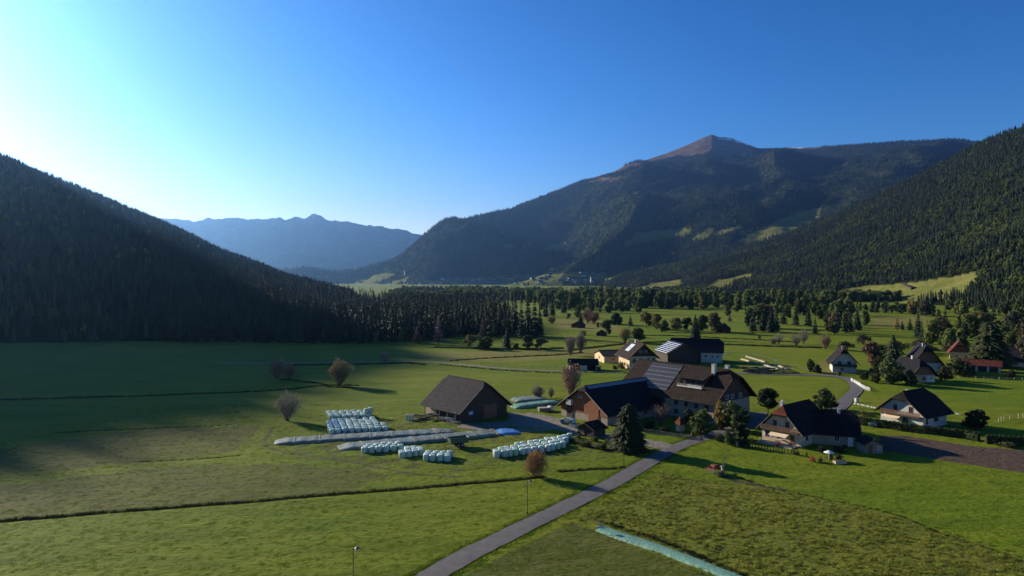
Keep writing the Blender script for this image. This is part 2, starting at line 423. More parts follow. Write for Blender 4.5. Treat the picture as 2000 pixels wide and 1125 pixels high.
def ground_material():
    m, nt, b = new_mat('ground'); N = nt.nodes; L = nt.links
    geo = N.new('ShaderNodeNewGeometry')
    def noise(scale, detail=5, stretch=(1, 1, 1), rough=0.6):
        mp = N.new('ShaderNodeMapping'); mp.inputs['Scale'].default_value = stretch; L.new(geo.outputs['Position'], mp.inputs[0])
        n = N.new('ShaderNodeTexNoise'); n.inputs['Scale'].default_value = scale; n.inputs['Detail'].default_value = detail; n.inputs['Roughness'].default_value = rough
        L.new(mp.outputs[0], n.inputs['Vector']); return n.outputs['Fac']
    def ramp(fac, stops):
        r = N.new('ShaderNodeValToRGB'); e = r.color_ramp.elements
        while len(e) < len(stops): e.new(0.5)
        for k, (p, c) in enumerate(stops): e[k].position = p; e[k].color = (*c, 1)
        L.new(fac, r.inputs[0]); return r.outputs[0]
    def mix(a, bb, fac, mode='MIX'):
        x = N.new('ShaderNodeMix'); x.data_type = 'RGBA'; x.blend_type = mode
        if isinstance(fac, float): x.inputs[0].default_value = fac
        else: L.new(fac, x.inputs[0])
        L.new(a, x.inputs[6]); L.new(bb, x.inputs[7]); return x.outputs[2]
    def attr(n):
        a = N.new('ShaderNodeAttribute'); a.attribute_name = n; return a.outputs['Fac']
    big = noise(0.016, 4); mid = noise(0.22, 6, (0.2, 1, 1)); fine = noise(1.6, 6, (0.7, 1.2, 1))
    grass = ramp(mid, [(0.30, (0.082, 0.128, 0.006)), (0.5, (0.110, 0.162, 0.007)), (0.72, (0.150, 0.190, 0.010))])
    grass2 = ramp(mid, [(0.30, (0.120, 0.155, 0.007)), (0.7, (0.180, 0.200, 0.013))])
    bm = N.new('ShaderNodeMapRange'); bm.inputs[1].default_value = 0.42; bm.inputs[2].default_value = 0.6; L.new(big, bm.inputs[0])
    c = mix(grass, grass2, bm.outputs[0])
    c = mix(c, ramp(mid, [(0.3, (0.16, 0.155, 0.030)), (0.7, (0.20, 0.19, 0.045))]), attr('yellow'))
    nb = N.new('ShaderNodeMath'); nb.operation = 'MULTIPLY'; L.new(attr('brown'), nb.inputs[0])
    br = N.new('ShaderNodeMapRange'); br.inputs[1].default_value = 0.35; br.inputs[2].default_value = 0.62; br.inputs[3].default_value = 0.35; br.inputs[4].default_value = 0.95
    L.new(noise(0.5, 6, (0.4, 1, 1), 0.7), br.inputs[0]); L.new(br.outputs[0], nb.inputs[1])
    c = mix(c, ramp(fine, [(0.3, (0.070, 0.070, 0.020)), (0.7, (0.115, 0.105, 0.034))]), nb.outputs[0])
    c = mix(c, ramp(fine, [(0.3, (0.095, 0.115, 0.012)), (0.7, (0.165, 0.170, 0.024))]), attr('rough'))
    c = mix(c, ramp(mid, [(0.3, (0.070, 0.088, 0.014)), (0.7, (0.115, 0.120, 0.024))]), attr('mown'))
    ya = N.new('ShaderNodeMath'); ya.operation = 'MULTIPLY'; L.new(attr('yard'), ya.inputs[0]); 
    yb = N.new('ShaderNodeMapRange'); yb.inputs[1].default_value = 0.45; yb.inputs[2].default_value = 0.62; yb.inputs[4].default_value = 0.8; L.new(noise(0.35, 6), yb.inputs[0]); L.new(yb.outputs[0], ya.inputs[1])
    c = mix(c, ramp(fine, [(0.3, (0.06, 0.052, 0.030)), (0.7, (0.11, 0.090, 0.05))]), ya.outputs[0])
    so = ramp(fine, [(0.3, (0.060, 0.042, 0.032)), (0.7, (0.115, 0.080, 0.060))])
    c = mix(c, so, attr('plough')); c = mix(c, so, attr('earth'))
    c = mix(c, ramp(fine, [(0.28, (0.72, 0.72, 0.72)), (0.72, (1.0, 1.0, 1.0))]), 0.7, 'MULTIPLY')
    L.new(c, b.inputs['Base Color']); b.inputs['Roughness'].default_value = 0.95; b.inputs['Specular IOR Level'].default_value = 0.08
    bp = N.new('ShaderNodeBump'); bp.inputs['Strength'].default_value = 0.9; bp.inputs['Distance'].default_value = 0.25
    L.new(fine, bp.inputs['Height']); L.new(bp.outputs[0], b.inputs['Normal'])
    return m
me.materials.append(ground_material())
tag(link('ground', me), 'flat green valley meadows with brown and ploughed fields', None, None, 'structure')

# ------------------------------------------------------------------ hills and mountains (heightfields in plan around the valley)
def ridge_hill(name, label, sky, foot, crest, drop, ridges, az_lo, az_hi, naz, nr, mats, back=1.6, tree_h=0.0, profile=1.15, seed=0, extra=None, crest_noise=0.0):
    """sky: [(px, py)] outline seen from the drone -> crest height; foot / crest: [(px, distance)]"""
    az = np.linspace(az_lo, az_hi, naz)          # tangent of azimuth (x / y)
    spx = np.array([p[0] for p in sky], float); spy = np.array([p[1] for p in sky], float)
    px = 1000 + az * F
    skyy = np.interp(px, spx, spy)
    rf = np.interp(px, [p[0] for p in foot], [p[1] for p in foot]); rc = np.interp(px, [p[0] for p in crest], [p[1] for p in crest])
    # rf / rc are forward distances (y); height of the crest from the outline
    tanel = np.array([ray(p, q)[2] for p, q in zip(px, skyy)])
    H = CAM_H + tanel * rc - tree_h
    T = np.concatenate([np.linspace(-0.03, 1, int(nr * 0.8)), 1 + (back - 1) * np.linspace(0.02, 1, nr - int(nr * 0.8)) ** 1.3])
    TT, AA = np.meshgrid(T, az, indexing='ij')
    Y = rf[None] + TT * (rc - rf)[None]; X = AA * Y
    prof = np.where(TT <= 1, np.clip(TT, 0, 1) ** profile, 1 - drop * (TT - 1) / (back - 1))
    prof = np.where(TT < 0, TT * 0.6, prof)
    Zz = H[None] * prof
    env = np.clip(TT, 0, 1) * np.clip(1.0 - TT, 0, 1) * 4 * np.clip((1 - TT) / 0.22, 0, 1) ** 0.7
    amp, lam = ridges
    rid = 1 - 2 * np.abs(vnoise(X / lam + 3 * fbm(X / lam / 2, Y / lam / 2, 2, seed), Y / (lam * 2.2), seed + 3) - 0.5)
    Zz += amp * env * (rid - 0.6) + amp * 0.8 * env * fbm(X / (lam * 0.5), Y / (lam * 0.5), 5, seed + 7)
    Zz += crest_noise * fbm(X / (lam * 0.12), Y / (lam * 0.12), 3, seed + 17) * np.clip(TT * 3, 0, 1)
    Zz = np.where(TT < 0, -2.0, Zz)
    V = np.stack([X.ravel(), Y.ravel(), Zz.ravel()], 1)
    me = np_mesh(name, V, grid_faces(*X.shape), mats)
    ppx, ppy = project(X, Y, Zz)
    a = extra(ppx, ppy, X, Y, Zz, TT) if extra else {}
    for k, v in a.items(): set_attr(me, k, v)
    o = tag(link(name, me), label, None, None, 'structure')
    return dict(X=X, Y=Y, Z=Zz, T=TT, px=ppx, py=ppy, attrs=a, obj=o)

MEADOWS_RIGHT = [
    [(1622, 576), (1640, 566), (1700, 558), (1780, 552), (1850, 542), (1905, 532), (1912, 546), (1895, 562), (1880, 578), (1800, 590), (1700, 604), (1600, 598)],
    [(1440, 470), (1500, 442), (1540, 424), (1600, 408), (1592, 420), (1560, 436), (1500, 458), (1462, 472)],
    [(1225, 476), (1238, 458), (1290, 452), (1345, 445), (1356, 452), (1320, 462), (1290, 470), (1250, 474)],
    [(1330, 462), (1380, 448), (1385, 455), (1350, 470)],
    [(1225, 568), (1270, 554), (1330, 546), (1334, 560), (1290, 570)],
    [(1370, 566), (1400, 548), (1470, 532), (1465, 542), (1430, 556), (1400, 570)],
    [(1335, 510), (1380, 492), (1395, 486), (1385, 496)],
    [(1170, 548), (1205, 530), (1222, 524), (1218, 532), (1190, 548)],
    [(1000, 548), (1030, 540), (1050, 545), (1030, 552)], [(1095, 546), (1125, 540), (1150, 542), (1120, 550)],
]
MEADOWS_MAIN = [
    [(820, 549), (900, 543), (960, 541), (1010, 537), (1080, 536), (1120, 530), (1185, 532), (1190, 552), (1100, 556), (1000, 561), (820, 563)],
    [(1440, 472), (1500, 440), (1540, 420), (1602, 404), (1600, 426), (1560, 446), (1500, 466), (1462, 476)], [(1350, 466), (1385, 446), (1400, 448), (1370, 470)],
    [(1050, 492), (1075, 478), (1105, 473), (1098, 486), (1070, 493)], [(978, 486), (990, 477), (1002, 476), (1000, 486)],
    [(1012, 487), (1030, 476), (1045, 470), (1032, 482)], [(1225, 476), (1245, 456), (1290, 450), (1348, 446), (1352, 456), (1300, 466), (1250, 476)],
    [(1385, 455), (1445, 440), (1450, 446), (1400, 460)], [(690, 556), (720, 540), (745, 534), (770, 536), (752, 546), (720, 556)],
    [(740, 558), (790, 543), (800, 540), (792, 550), (760, 560)], [(670, 562), (700, 550), (760, 556), (780, 566), (670, 570)],
    [(925, 552), (960, 544), (985, 548), (955, 554)], [(1215, 480), (1225, 468), (1240, 470), (1230, 480)],
]
ALPINE = [[(1135, 350), (1200, 330), (1260, 310), (1300, 295), (1345, 275), (1390, 255), (1440, 262), (1490, 278), (1600, 280), (1600, 291), (1480, 292), (1440, 290), (1400, 300), (1340, 303), (1290, 312), (1240, 326), (1190, 342), (1150, 352)],
          [(1303, 334), (1315, 327), (1336, 328), (1330, 334)], [(1262, 362), (1285, 352), (1312, 349), (1300, 358)], [(1143, 358), (1170, 348), (1222, 345), (1195, 354)],
          [(1228, 380), (1250, 374), (1245, 381)], [(1265, 378), (1285, 375), (1280, 380)], [(1408, 345), (1425, 333), (1420, 340)]]
def polys(ppx, ppy, L, wob=2.0):
    m = np.zeros(ppx.shape)
    wx = ppx + wob * 4 * fbm(ppx / 12, ppy / 6, 3, 77); wy = ppy + wob * 2 * fbm(ppx / 12, ppy / 6, 3, 78)
    for p in L: m = np.maximum(m, in_poly(wx, wy, p))
    return m
def slope_mat(name, base, base2, alpine=(0.165, 0.118, 0.072)):
    m, nt, b = new_mat(name); N = nt.nodes; L = nt.links
    geo = N.new('ShaderNodeNewGeometry')
    def noise(sc, det=6):
        n = N.new('ShaderNodeTexNoise'); n.inputs['Scale'].default_value = sc; n.inputs['Detail'].default_value = det; n.inputs['Roughness'].default_value = 0.65
        L.new(geo.outputs['Position'], n.inputs['Vector']); return n.outputs['Fac']
    def ramp(f, a, c):
        r = N.new('ShaderNodeValToRGB'); r.color_ramp.elements[0].position = 0.35; r.color_ramp.elements[1].position = 0.65
        r.color_ramp.elements[0].color = (*a, 1); r.color_ramp.elements[1].color = (*c, 1); L.new(f, r.inputs[0]); return r.outputs[0]
    def attr(n):
        a = N.new('ShaderNodeAttribute'); a.attribute_name = n; return a.outputs['Fac']
    def mix(a, c, f):
        x = N.new('ShaderNodeMix'); x.data_type = 'RGBA'; L.new(f, x.inputs[0]); L.new(a, x.inputs[6]); L.new(c, x.inputs[7]); return x.outputs[2]
    c = ramp(noise(0.012), base, base2)
    c = mix(c, ramp(noise(0.03), (0.105, 0.125, 0.03), (0.17, 0.16, 0.05)), attr('meadow'))
    c = mix(c, ramp(noise(0.010), alpine, tuple(min(1, v * 0.35) for v in alpine)), attr('alpine'))
    rk = N.new('ShaderNodeRGB'); rk.outputs[0].default_value = (0.75, 0.76, 0.78, 1)
    c = mix(c, rk.outputs[0], attr('snow'))
    L.new(c, b.inputs['Base Color']); b.inputs['Roughness'].default_value = 1.0; b.inputs['Specular IOR Level'].default_value = 0.0
    bp = N.new('ShaderNodeBump'); bp.inputs['Strength'].default_value = 0.6; bp.inputs['Distance'].default_value = 12.0
    L.new(noise(0.02), bp.inputs['Height']); L.new(bp.outputs[0], b.inputs['Normal'])
    return m
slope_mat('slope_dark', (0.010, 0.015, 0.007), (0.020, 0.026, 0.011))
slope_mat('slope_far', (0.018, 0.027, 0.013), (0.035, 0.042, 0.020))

T = lambda px: (px - 1000) / F
left_hill = ridge_hill('hillside', 'dark wooded hillside falling from the left into the valley',
    [(-2200, -355), (-1300, -152), (-874, -42), (-581, 36), (-427, 69), (-301, 102), (-225, 120), (-90, 222), (0, 290), (75, 325), (150, 355), (220, 385), (330, 430), (430, 480), (520, 515), (560, 531), (620, 546), (690, 566)],
    [(-2200, 60), (-1200, 190), (-700, 300), (-200, 365), (0, 373), (330, 385), (545, 420), (690, 560)],
    [(-2200, 400), (-1300, 520), (-874, 646), (-581, 747), (-427, 841), (-301, 943), (-225, 1012), (0, 1300), (330, 1650), (545, 1700), (690, 1500)],
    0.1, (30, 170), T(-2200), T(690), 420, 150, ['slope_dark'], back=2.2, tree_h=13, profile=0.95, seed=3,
    extra=lambda a, b, x, y, z, t: {'meadow': np.zeros(a.shape), 'alpine': np.zeros(a.shape), 'snow': np.zeros(a.shape)})
right_slope = ridge_hill('forest_slope', 'wooded slope with lit meadows rising on the right',
    [(1180, 540), (1250, 524), (1400, 496), (1500, 466), (1600, 428), (1750, 357), (1895, 280), (1930, 264), (2000, 237), (2300, 110), (2800, 0)],
    [(1180, 3300), (1250, 2500), (1400, 1700), (1600, 1250), (1800, 950), (2000, 720), (2300, 560), (2800, 420)],
    [(1180, 3500), (1250, 3100), (1400, 2900), (1600, 2700), (1800, 2300), (2000, 1900), (2300, 1600), (2800, 1300)],
    0.2, (38, 330), T(1180), T(2800), 420, 170, ['slope_dark'], back=1.9, tree_h=14, profile=1.25, seed=13,
    extra=lambda a, b, x, y, z, t: {'meadow': polys(a, b, MEADOWS_RIGHT) * (t > 0), 'alpine': np.zeros(a.shape), 'snow': np.zeros(a.shape)})
main_mountain = ridge_hill('mountain', 'high wooded mountain with a bare brown summit',
    [(500, 562), (640, 562), (660, 560), (690, 550), (735, 532), (780, 508), (810, 484), (835, 464), (870, 441), (900, 428), (950, 416), (1000, 406), (1050, 386), (1140, 351), (1200, 334), (1260, 312), (1300, 299), (1345, 281), (1375, 267), (1390, 262), (1402, 267), (1425, 268), (1445, 276), (1480, 289), (1590, 287), (1650, 283), (1750, 276), (1870, 271), (1900, 276), (2100, 300)],
    [(500, 5600), (700, 4900), (850, 4000), (1000, 3600), (1300, 3400), (1600, 3000), (2100, 2900)],
    [(500, 6000), (700, 5600), (835, 5600), (900, 6000), (1140, 7400), (1390, 8800), (1480, 8600), (1700, 7400), (2100, 6400)],
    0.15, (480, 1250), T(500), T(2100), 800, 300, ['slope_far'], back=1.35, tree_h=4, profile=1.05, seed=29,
    extra=lambda a, b, x, y, z, t: {'meadow': polys(a, b, MEADOWS_MAIN, 3.0) * (t > 0), 'alpine': np.maximum(polys(a, b, ALPINE, 3.0) * (t > .3), (a > 1330) * (a < 1470) * (z > 1400)),
                                    'snow': polys(a, b, [[(1400, 270), (1430, 268), (1465, 282), (1478, 289), (1440, 277)], [(1490, 288), (1530, 286), (1580, 288), (1530, 290)]], 2.0) * (fbm(a / 2, b / 2, 2, 5) > -0.12)})
far_ridge = ridge_hill('distant_ridge', 'distant blue mountain ridge closing the valley',
    [(-100, 440), (330, 430), (370, 429), (400, 431), (440, 425), (480, 429), (520, 428), (545, 425), (560, 427), (575, 423), (592, 426), (617, 419), (640, 428), (665, 431), (700, 438), (735, 445), (760, 446), (795, 450), (812, 458), (840, 466), (1000, 480)],
    [(-100, 8500), (1000, 8200)], [(-100, 11500), (330, 11500), (617, 12400), (840, 12000), (1000, 12000)],
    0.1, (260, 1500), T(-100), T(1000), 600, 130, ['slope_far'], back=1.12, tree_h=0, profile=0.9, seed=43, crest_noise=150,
    extra=lambda a, b, x, y, z, t: {'meadow': np.zeros(a.shape), 'alpine': np.zeros(a.shape), 'snow': np.zeros(a.shape)})

# haze: one closed box of even air round the camera and everything on the ground
hb = MB().box(-10500, 10500, -900, 14600, -4.5, 1960)
m_h = bpy.data.materials.new('haze'); m_h.use_nodes = True; hn = m_h.node_tree; hn.nodes.clear()
ho = hn.nodes.new('ShaderNodeOutputMaterial'); hv = hn.nodes.new('ShaderNodeVolumePrincipled')
hv.inputs['Color'].default_value = HAZE_COLOR; hv.inputs['Density'].default_value = HAZE_DENSITY; hv.inputs['Anisotropy'].default_value = HAZE_G
hn.links.new(hv.outputs[0], ho.inputs['Volume'])
tag(hb.build('haze', m_h), 'thin blue valley haze', None, None, 'stuff')

# ------------------------------------------------------------------ roads
def ribbon(ln, hw, z, wob=0.0):
    V = []
    n = len(ln)
    for i, (x, y) in enumerate(ln):
        a = ln[max(i - 1, 0)]; b = ln[min(i + 1, n - 1)]
        dx, dy = b[0] - a[0], b[1] - a[1]; l = math.hypot(dx, dy) or 1
        nx, ny = -dy / l, dx / l
        w1 = hw + random.uniform(-wob, wob); w2 = hw + random.uniform(-wob, wob)
        for k, w in ((1, w1), (0, 0), (-1, w2)):
            V.append((x + nx * w * k, y + ny * w * k, z + (0.03 if k == 0 else 0)))
    F_ = []
    for i in range(n - 1):
        for k in range(2): F_.append((i * 3 + k, i * 3 + k + 1, (i + 1) * 3 + k + 1, (i + 1) * 3 + k))
    return MB().add(V, F_)
def flat(poly, z):
    return MB().add([(x, y, z) for x, y in poly], [tuple(range(len(poly)))])
tag(ribbon(LANE, 1.75, 0.05, 0.12).build('lane', 'asphalt'), 'narrow grey asphalt lane running up to the farm', None, None, 'structure')
tag(ribbon(FARM_ROAD, 2.6, 0.034, 0.35).build('gravel_road', 'gravel'), 'pale gravel farm road beside the barns', None, None, 'structure')
tag(ribbon(YARD_ROAD, 2.3, 0.042, 0.1).build('road', 'asphalt'), 'asphalt road behind the front house', None, None, 'structure')
tag(ribbon(RIGHT_LANE, 1.9, 0.058, 0.1).build('curving_road', 'asphalt'), 'grey road curving between the meadows', None, None, 'structure')
tag(ribbon(TRACK, 1.3, 0.05, 0.1).build('track', 'gravel'), 'pale gravel track crossing the meadows', None, None, 'structure')
tag(flat(YARD_POLY, 0.066).build('farmyard', 'asphalt'), 'asphalt farmyard beside the big farmhouse', None, None, 'structure')
tag(flat(BARN_YARD, 0.026).build('barn_yard', 'gravel'), 'gravel yard in front of the dark barn', None, None, 'structure')

# ------------------------------------------------------------------ trees: shared shapes
def leaf_cards(c, n, sx, sy, sz, size, rnd, shell=0.55, up=0.0):
    """n small bent leaf clumps through an ellipsoid volume"""
    V = []; Fc = []
    for i in range(n):
        while True:
            d = Vector((rnd.gauss(0, 1), rnd.gauss(0, 1), rnd.gauss(0, 1)))
            if d.length > 0.1: break
        d.normalize(); r = rnd.uniform(shell, 1.0) ** 0.7
        p = Vector((c[0] + d.x * sx * r, c[1] + d.y * sy * r, c[2] + d.z * sz * r))
        nrm = (d + Vector((rnd.uniform(-.8, .8), rnd.uniform(-.8, .8), rnd.uniform(-.8, .8) + up))).normalized()
        u = nrm.orthogonal().normalized(); w = nrm.cross(u); a = rnd.uniform(0, 6.28)
        u, w = u * math.cos(a) + w * math.sin(a), w * math.cos(a) - u * math.sin(a)
        s = size * rnd.uniform(0.6, 1.4)
        o = len(V)
        V += [p - u * s, p + w * s * 0.6 + nrm * s * 0.2, p + u * s, p - w * s * 0.6 + nrm * s * 0.15]
        Fc += [(o, o + 1, o + 2), (o, o + 2, o + 3)]
    return V, Fc
def broadleaf(seed, n=1500, size=0.055, squat=0.42, trunk=0.22, lobes=16, bark='bark', leafm='leaves'):
    """height 1, crown made of clumps of leaf faces spread through an uneven volume; returns (crown, trunk) meshes"""
    rnd = random.Random(seed); cr = MB(); tr = MB()
    top = 0.62
    tr.tube((0, 0, -0.03), (0.01, 0.0, 0.45), 0.028, 0.018, 6)
    for k in range(lobes):
        a = rnd.uniform(0, 6.28); h = rnd.uniform(trunk + 0.12, 0.90)
        rad = squat * math.sin(math.pi * min(1, max(0.12, (h - trunk + 0.12) / (1.12 - trunk)))) * rnd.uniform(0.25, 0.85)
        c = (math.cos(a) * rad, math.sin(a) * rad, h)
        s = rnd.uniform(0.11, 0.19)
        V, Fc = leaf_cards(c, n // lobes, s, s, s * rnd.uniform(0.6, 0.9), size, rnd, 0.35)
        cr.add(V, Fc)
        tr.tube((0.005, 0, rnd.uniform(0.18, 0.42)), c, 0.012, 0.004, 4, cap=False)
    V, Fc = leaf_cards((0, 0, top), n // 5, squat * 0.7, squat * 0.7, 0.30, size, rnd, 0.1); cr.add(V, Fc)
    return cr.mesh('crown', leafm, True), tr.mesh('trunk', bark)
def bare_tree(seed, shoots=260, rx=0.46, zc=0.53, rz=0.47, stem=0.14, cards=2600, lean=0.3, cs=0.018, taper=.15):
    """leafless tree: limbs fanning from the base, twigs filling an oval, a haze of buds and old leaves"""
    rnd = random.Random(seed); cr = MB(); tr = MB(); limbs = []
    for k in range(7):
        a = 6.28 * k / 7 + rnd.uniform(-.4, .4); e = Vector((math.cos(a) * rx * rnd.uniform(.35, .75), math.sin(a) * rx * rnd.uniform(.35, .75), zc + rz * rnd.uniform(0, .8)))
        b0 = Vector((math.cos(a) * .02, math.sin(a) * .02, -.02)); m1 = Vector((e.x * lean, e.y * lean, stem + rnd.uniform(-.06, .06)))
        tr.tube(b0, m1, .016, .011, 5, cap=False); tr.tube(m1, e, .011, .003, 4, cap=False); limbs.append((b0, m1, e))
    def inside():
        while True:
            v = Vector((rnd.uniform(-1, 1), rnd.uniform(-1, 1), rnd.uniform(-1, 1)))
            if v.length < 1:
                v = v.normalized() * v.length ** .55 * rnd.uniform(.85, 1.05) * (.82 + .16 * math.sin(3 * math.atan2(v.y, v.x) + seed) + .14 * math.sin(5 * v.z + 2 * math.atan2(v.x, v.y) + seed)); w = rx * (1 - taper * max(0, -v.z)); return Vector((v.x * w, v.y * w, zc + v.z * rz))
    for k in range(shoots):
        q = inside(); b0, m1, e = min(rnd.sample(limbs, 3), key=lambda l: (l[2] - q).length); t = rnd.uniform(.05, .9)
        p = m1.lerp(e, t)
        if q.z < p.z - .05: p = m1 if m1.z < q.z else b0.lerp(m1, .5)
        mid = p.lerp(q, .5) + Vector((rnd.gauss(0, .02), rnd.gauss(0, .02), .03)); cr.tube(p, mid, .0045, .003, 3, cap=False); cr.tube(mid, q, .003, .001, 3, cap=False)
        for j in range(3):
            s_ = mid.lerp(q, rnd.uniform(0, .9)); cr.tube(s_, s_ + Vector((rnd.gauss(0, .05), rnd.gauss(0, .05), rnd.uniform(0, .08))), .002, .0008, 3, cap=False)
    for k in range(cards):
        V, Fc = leaf_cards(inside(), 1, 0.01, 0.01, 0.01, cs, rnd); cr.add(V, Fc)
    return cr.mesh('crown', 'twigs'), tr.mesh('trunk', bark_m)
bark_m = 'bark'
def conifer(seed, layers=16, per=11, width=0.17, base=0.08, needle='needles', bark='bark', droop=0.25, power=0.85):
    """spruce: whorls of drooping boughs, ragged outline"""
    rnd = random.Random(seed); cr = MB(); tr = MB()
    tr.tube((0, 0, -0.03), (0, 0, 0.97), 0.016, 0.002, 5)
    for k in range(layers):
        t = (k + rnd.uniform(-0.3, 0.3)) / layers
        z = base + (1 - base) * max(0, t) ** 0.92
        L_ = width * (1 - t) ** power * rnd.uniform(0.85, 1.1) + 0.012
        n = max(5, int(per * (1 - t * 0.6)))
        for i in range(n):
            a = 6.28 * (i + rnd.uniform(-0.35, 0.35)) / n + k * 0.7
            l = L_ * rnd.uniform(0.65, 1.2); w = l * rnd.uniform(0.22, 0.34)
            c, s = math.cos(a), math.sin(a)
            zr = z + l * 0.15; ze = z - l * droop * rnd.uniform(0.7, 1.6)
            m = 0.55
            zm = zr * 0.5 + ze * 0.5 + 0.012
            V = [(0, 0, zr + 0.02), (c * l * m - s * w, s * l * m + c * w, zm - 0.022), (c * l, s * l, ze), (c * l * m + s * w, s * l * m - c * w, zm - 0.022), (c * l * m, s * l * m, zm + 0.01)]
            cr.add(V, [(0, 1, 4), (0, 4, 3), (1, 2, 4), (4, 2, 3)])
    V = [(0.012, 0, 0.93), (-0.008, 0.01, 0.93), (-0.008, -0.01, 0.93), (0, 0, 1.0)]
    cr.add(V, [(0, 1, 3), (1, 2, 3), (2, 0, 3)])
    return cr.mesh('crown', needle), tr.mesh('trunk', bark)
def larch(seed, needle='leaves'):
    return conifer(seed, layers=20, per=9, width=0.15, base=0.12, needle=needle, droop=-0.15)
def bush(seed, n=900, twigs=True, leafm='leaves', squat=0.5):
    rnd = random.Random(seed); cr = MB(); tr = MB()
    for k in range(14):
        a = rnd.uniform(0, 6.28); rad = squat * rnd.uniform(0.1, 0.62); h = rnd.uniform(0.2, 0.75)
        c = (math.cos(a) * rad, math.sin(a) * rad, h * (1 - 0.3 * rad))
        V, Fc = leaf_cards(c, n // 14, 0.2, 0.2, 0.22, 0.05, rnd, 0.2); cr.add(V, Fc)
        tr.tube((math.cos(a) * 0.03, math.sin(a) * 0.03, -0.03), c, 0.014, 0.004, 4, cap=False)
    return cr.mesh('crown', leafm, True), tr.mesh('stem', 'bark')

PROTO = {
    'broadleaf_a': (broadleaf(11, trunk=0.08), 'broadleaf_tree'), 'broadleaf_b': (broadleaf(12, squat=0.36, trunk=0.02), 'broadleaf_tree'),
    'round': (broadleaf(13, n=2600, size=0.045, squat=0.36, trunk=0.16, lobes=26), 'round_tree'),
    'tall': (broadleaf(14, squat=0.24, trunk=0.0, lobes=20), 'tall_tree'),
    'low': (broadleaf(15, squat=0.55, trunk=-0.08, lobes=22), 'low_tree'),
    'bare_a': (bare_tree(21, cards=700, shoots=380), 'bare_tree'), 'bare_b': (bare_tree(22, rx=.5, cards=900), 'bare_tree'), 'bare_tall': (bare_tree(23, rx=.3, zc=.53, rz=.47, stem=.12, cards=1500, shoots=420), 'bare_tree'),
    'bare_bush': (bare_tree(24, shoots=420, rx=.52, zc=.5, rz=.5, stem=.12, cards=3000, lean=.5, cs=.022, taper=0), 'bare_bush'),
    'spruce_a': (conifer(31), 'spruce_tree'), 'spruce_b': (conifer(32, layers=18, width=0.20), 'spruce_tree'), 'spruce_wide': (conifer(33, layers=22, per=16, width=0.34, base=0.03), 'spruce_tree'),
    'larch': (larch(41), 'larch_tree'), 'cone': (conifer(34, layers=34, per=30, width=0.35, base=0.01, power=0.42), 'conifer_tree'), 'bush': (bush(51), 'leafy_bush'), 'bush_b': (bush(52, squat=0.7), 'leafy_bush'),
}
def tree(kind, x, y, h, w, col, label, cat=None, group=None, z=0.0):
    (cr, tr), nm = PROTO[kind]
    cat = cat or ('bush' if 'bush' in kind else 'tree')
    base = {'broadleaf_a': .84, 'broadleaf_b': .74, 'round': .74, 'tall': .52, 'low': 1.1, 'bare_a': .72, 'bare_b': .85, 'bare_tall': .44, 'bare_bush': 1.04,
            'spruce_a': .36, 'spruce_b': .42, 'spruce_wide': .62, 'cone': .68, 'larch': .32, 'bush': 1.1, 'bush_b': 1.3}[kind]
    t = thing(nm, label, cat, (x, y, z), random.uniform(0, 6.28), group)
    sw = w / base
    t.scale = (sw, sw, h)
    c = link('crown', cr, t); c.color = (*[v * 2.9 for v in col], 1)
    s = link('stem' if 'bush' in kind and 'bare' not in kind else 'trunk', tr, t); s.color = (*[v * 1.6 for v in col], 1)
    return t
def ptree(kind, px, py, hp, wp, col, label, group=None, z=0.0):
    x, y, _ = at(px, py, z); m = y / F
    return tree(kind, x, y, hp * m, wp * m, col, label, None, group, z)
GREEN = (0.060, 0.075, 0.020); DGREEN = (0.030, 0.044, 0.016); SPR = (0.018, 0.030, 0.013); OLIVE = (0.11, 0.10, 0.03)
BROWN = (0.20, 0.14, 0.085); RUST = (0.17, 0.10, 0.055); PINK = (0.16, 0.11, 0.085); GOLD = (0.24, 0.16, 0.04); GREY = (0.20, 0.17, 0.125)

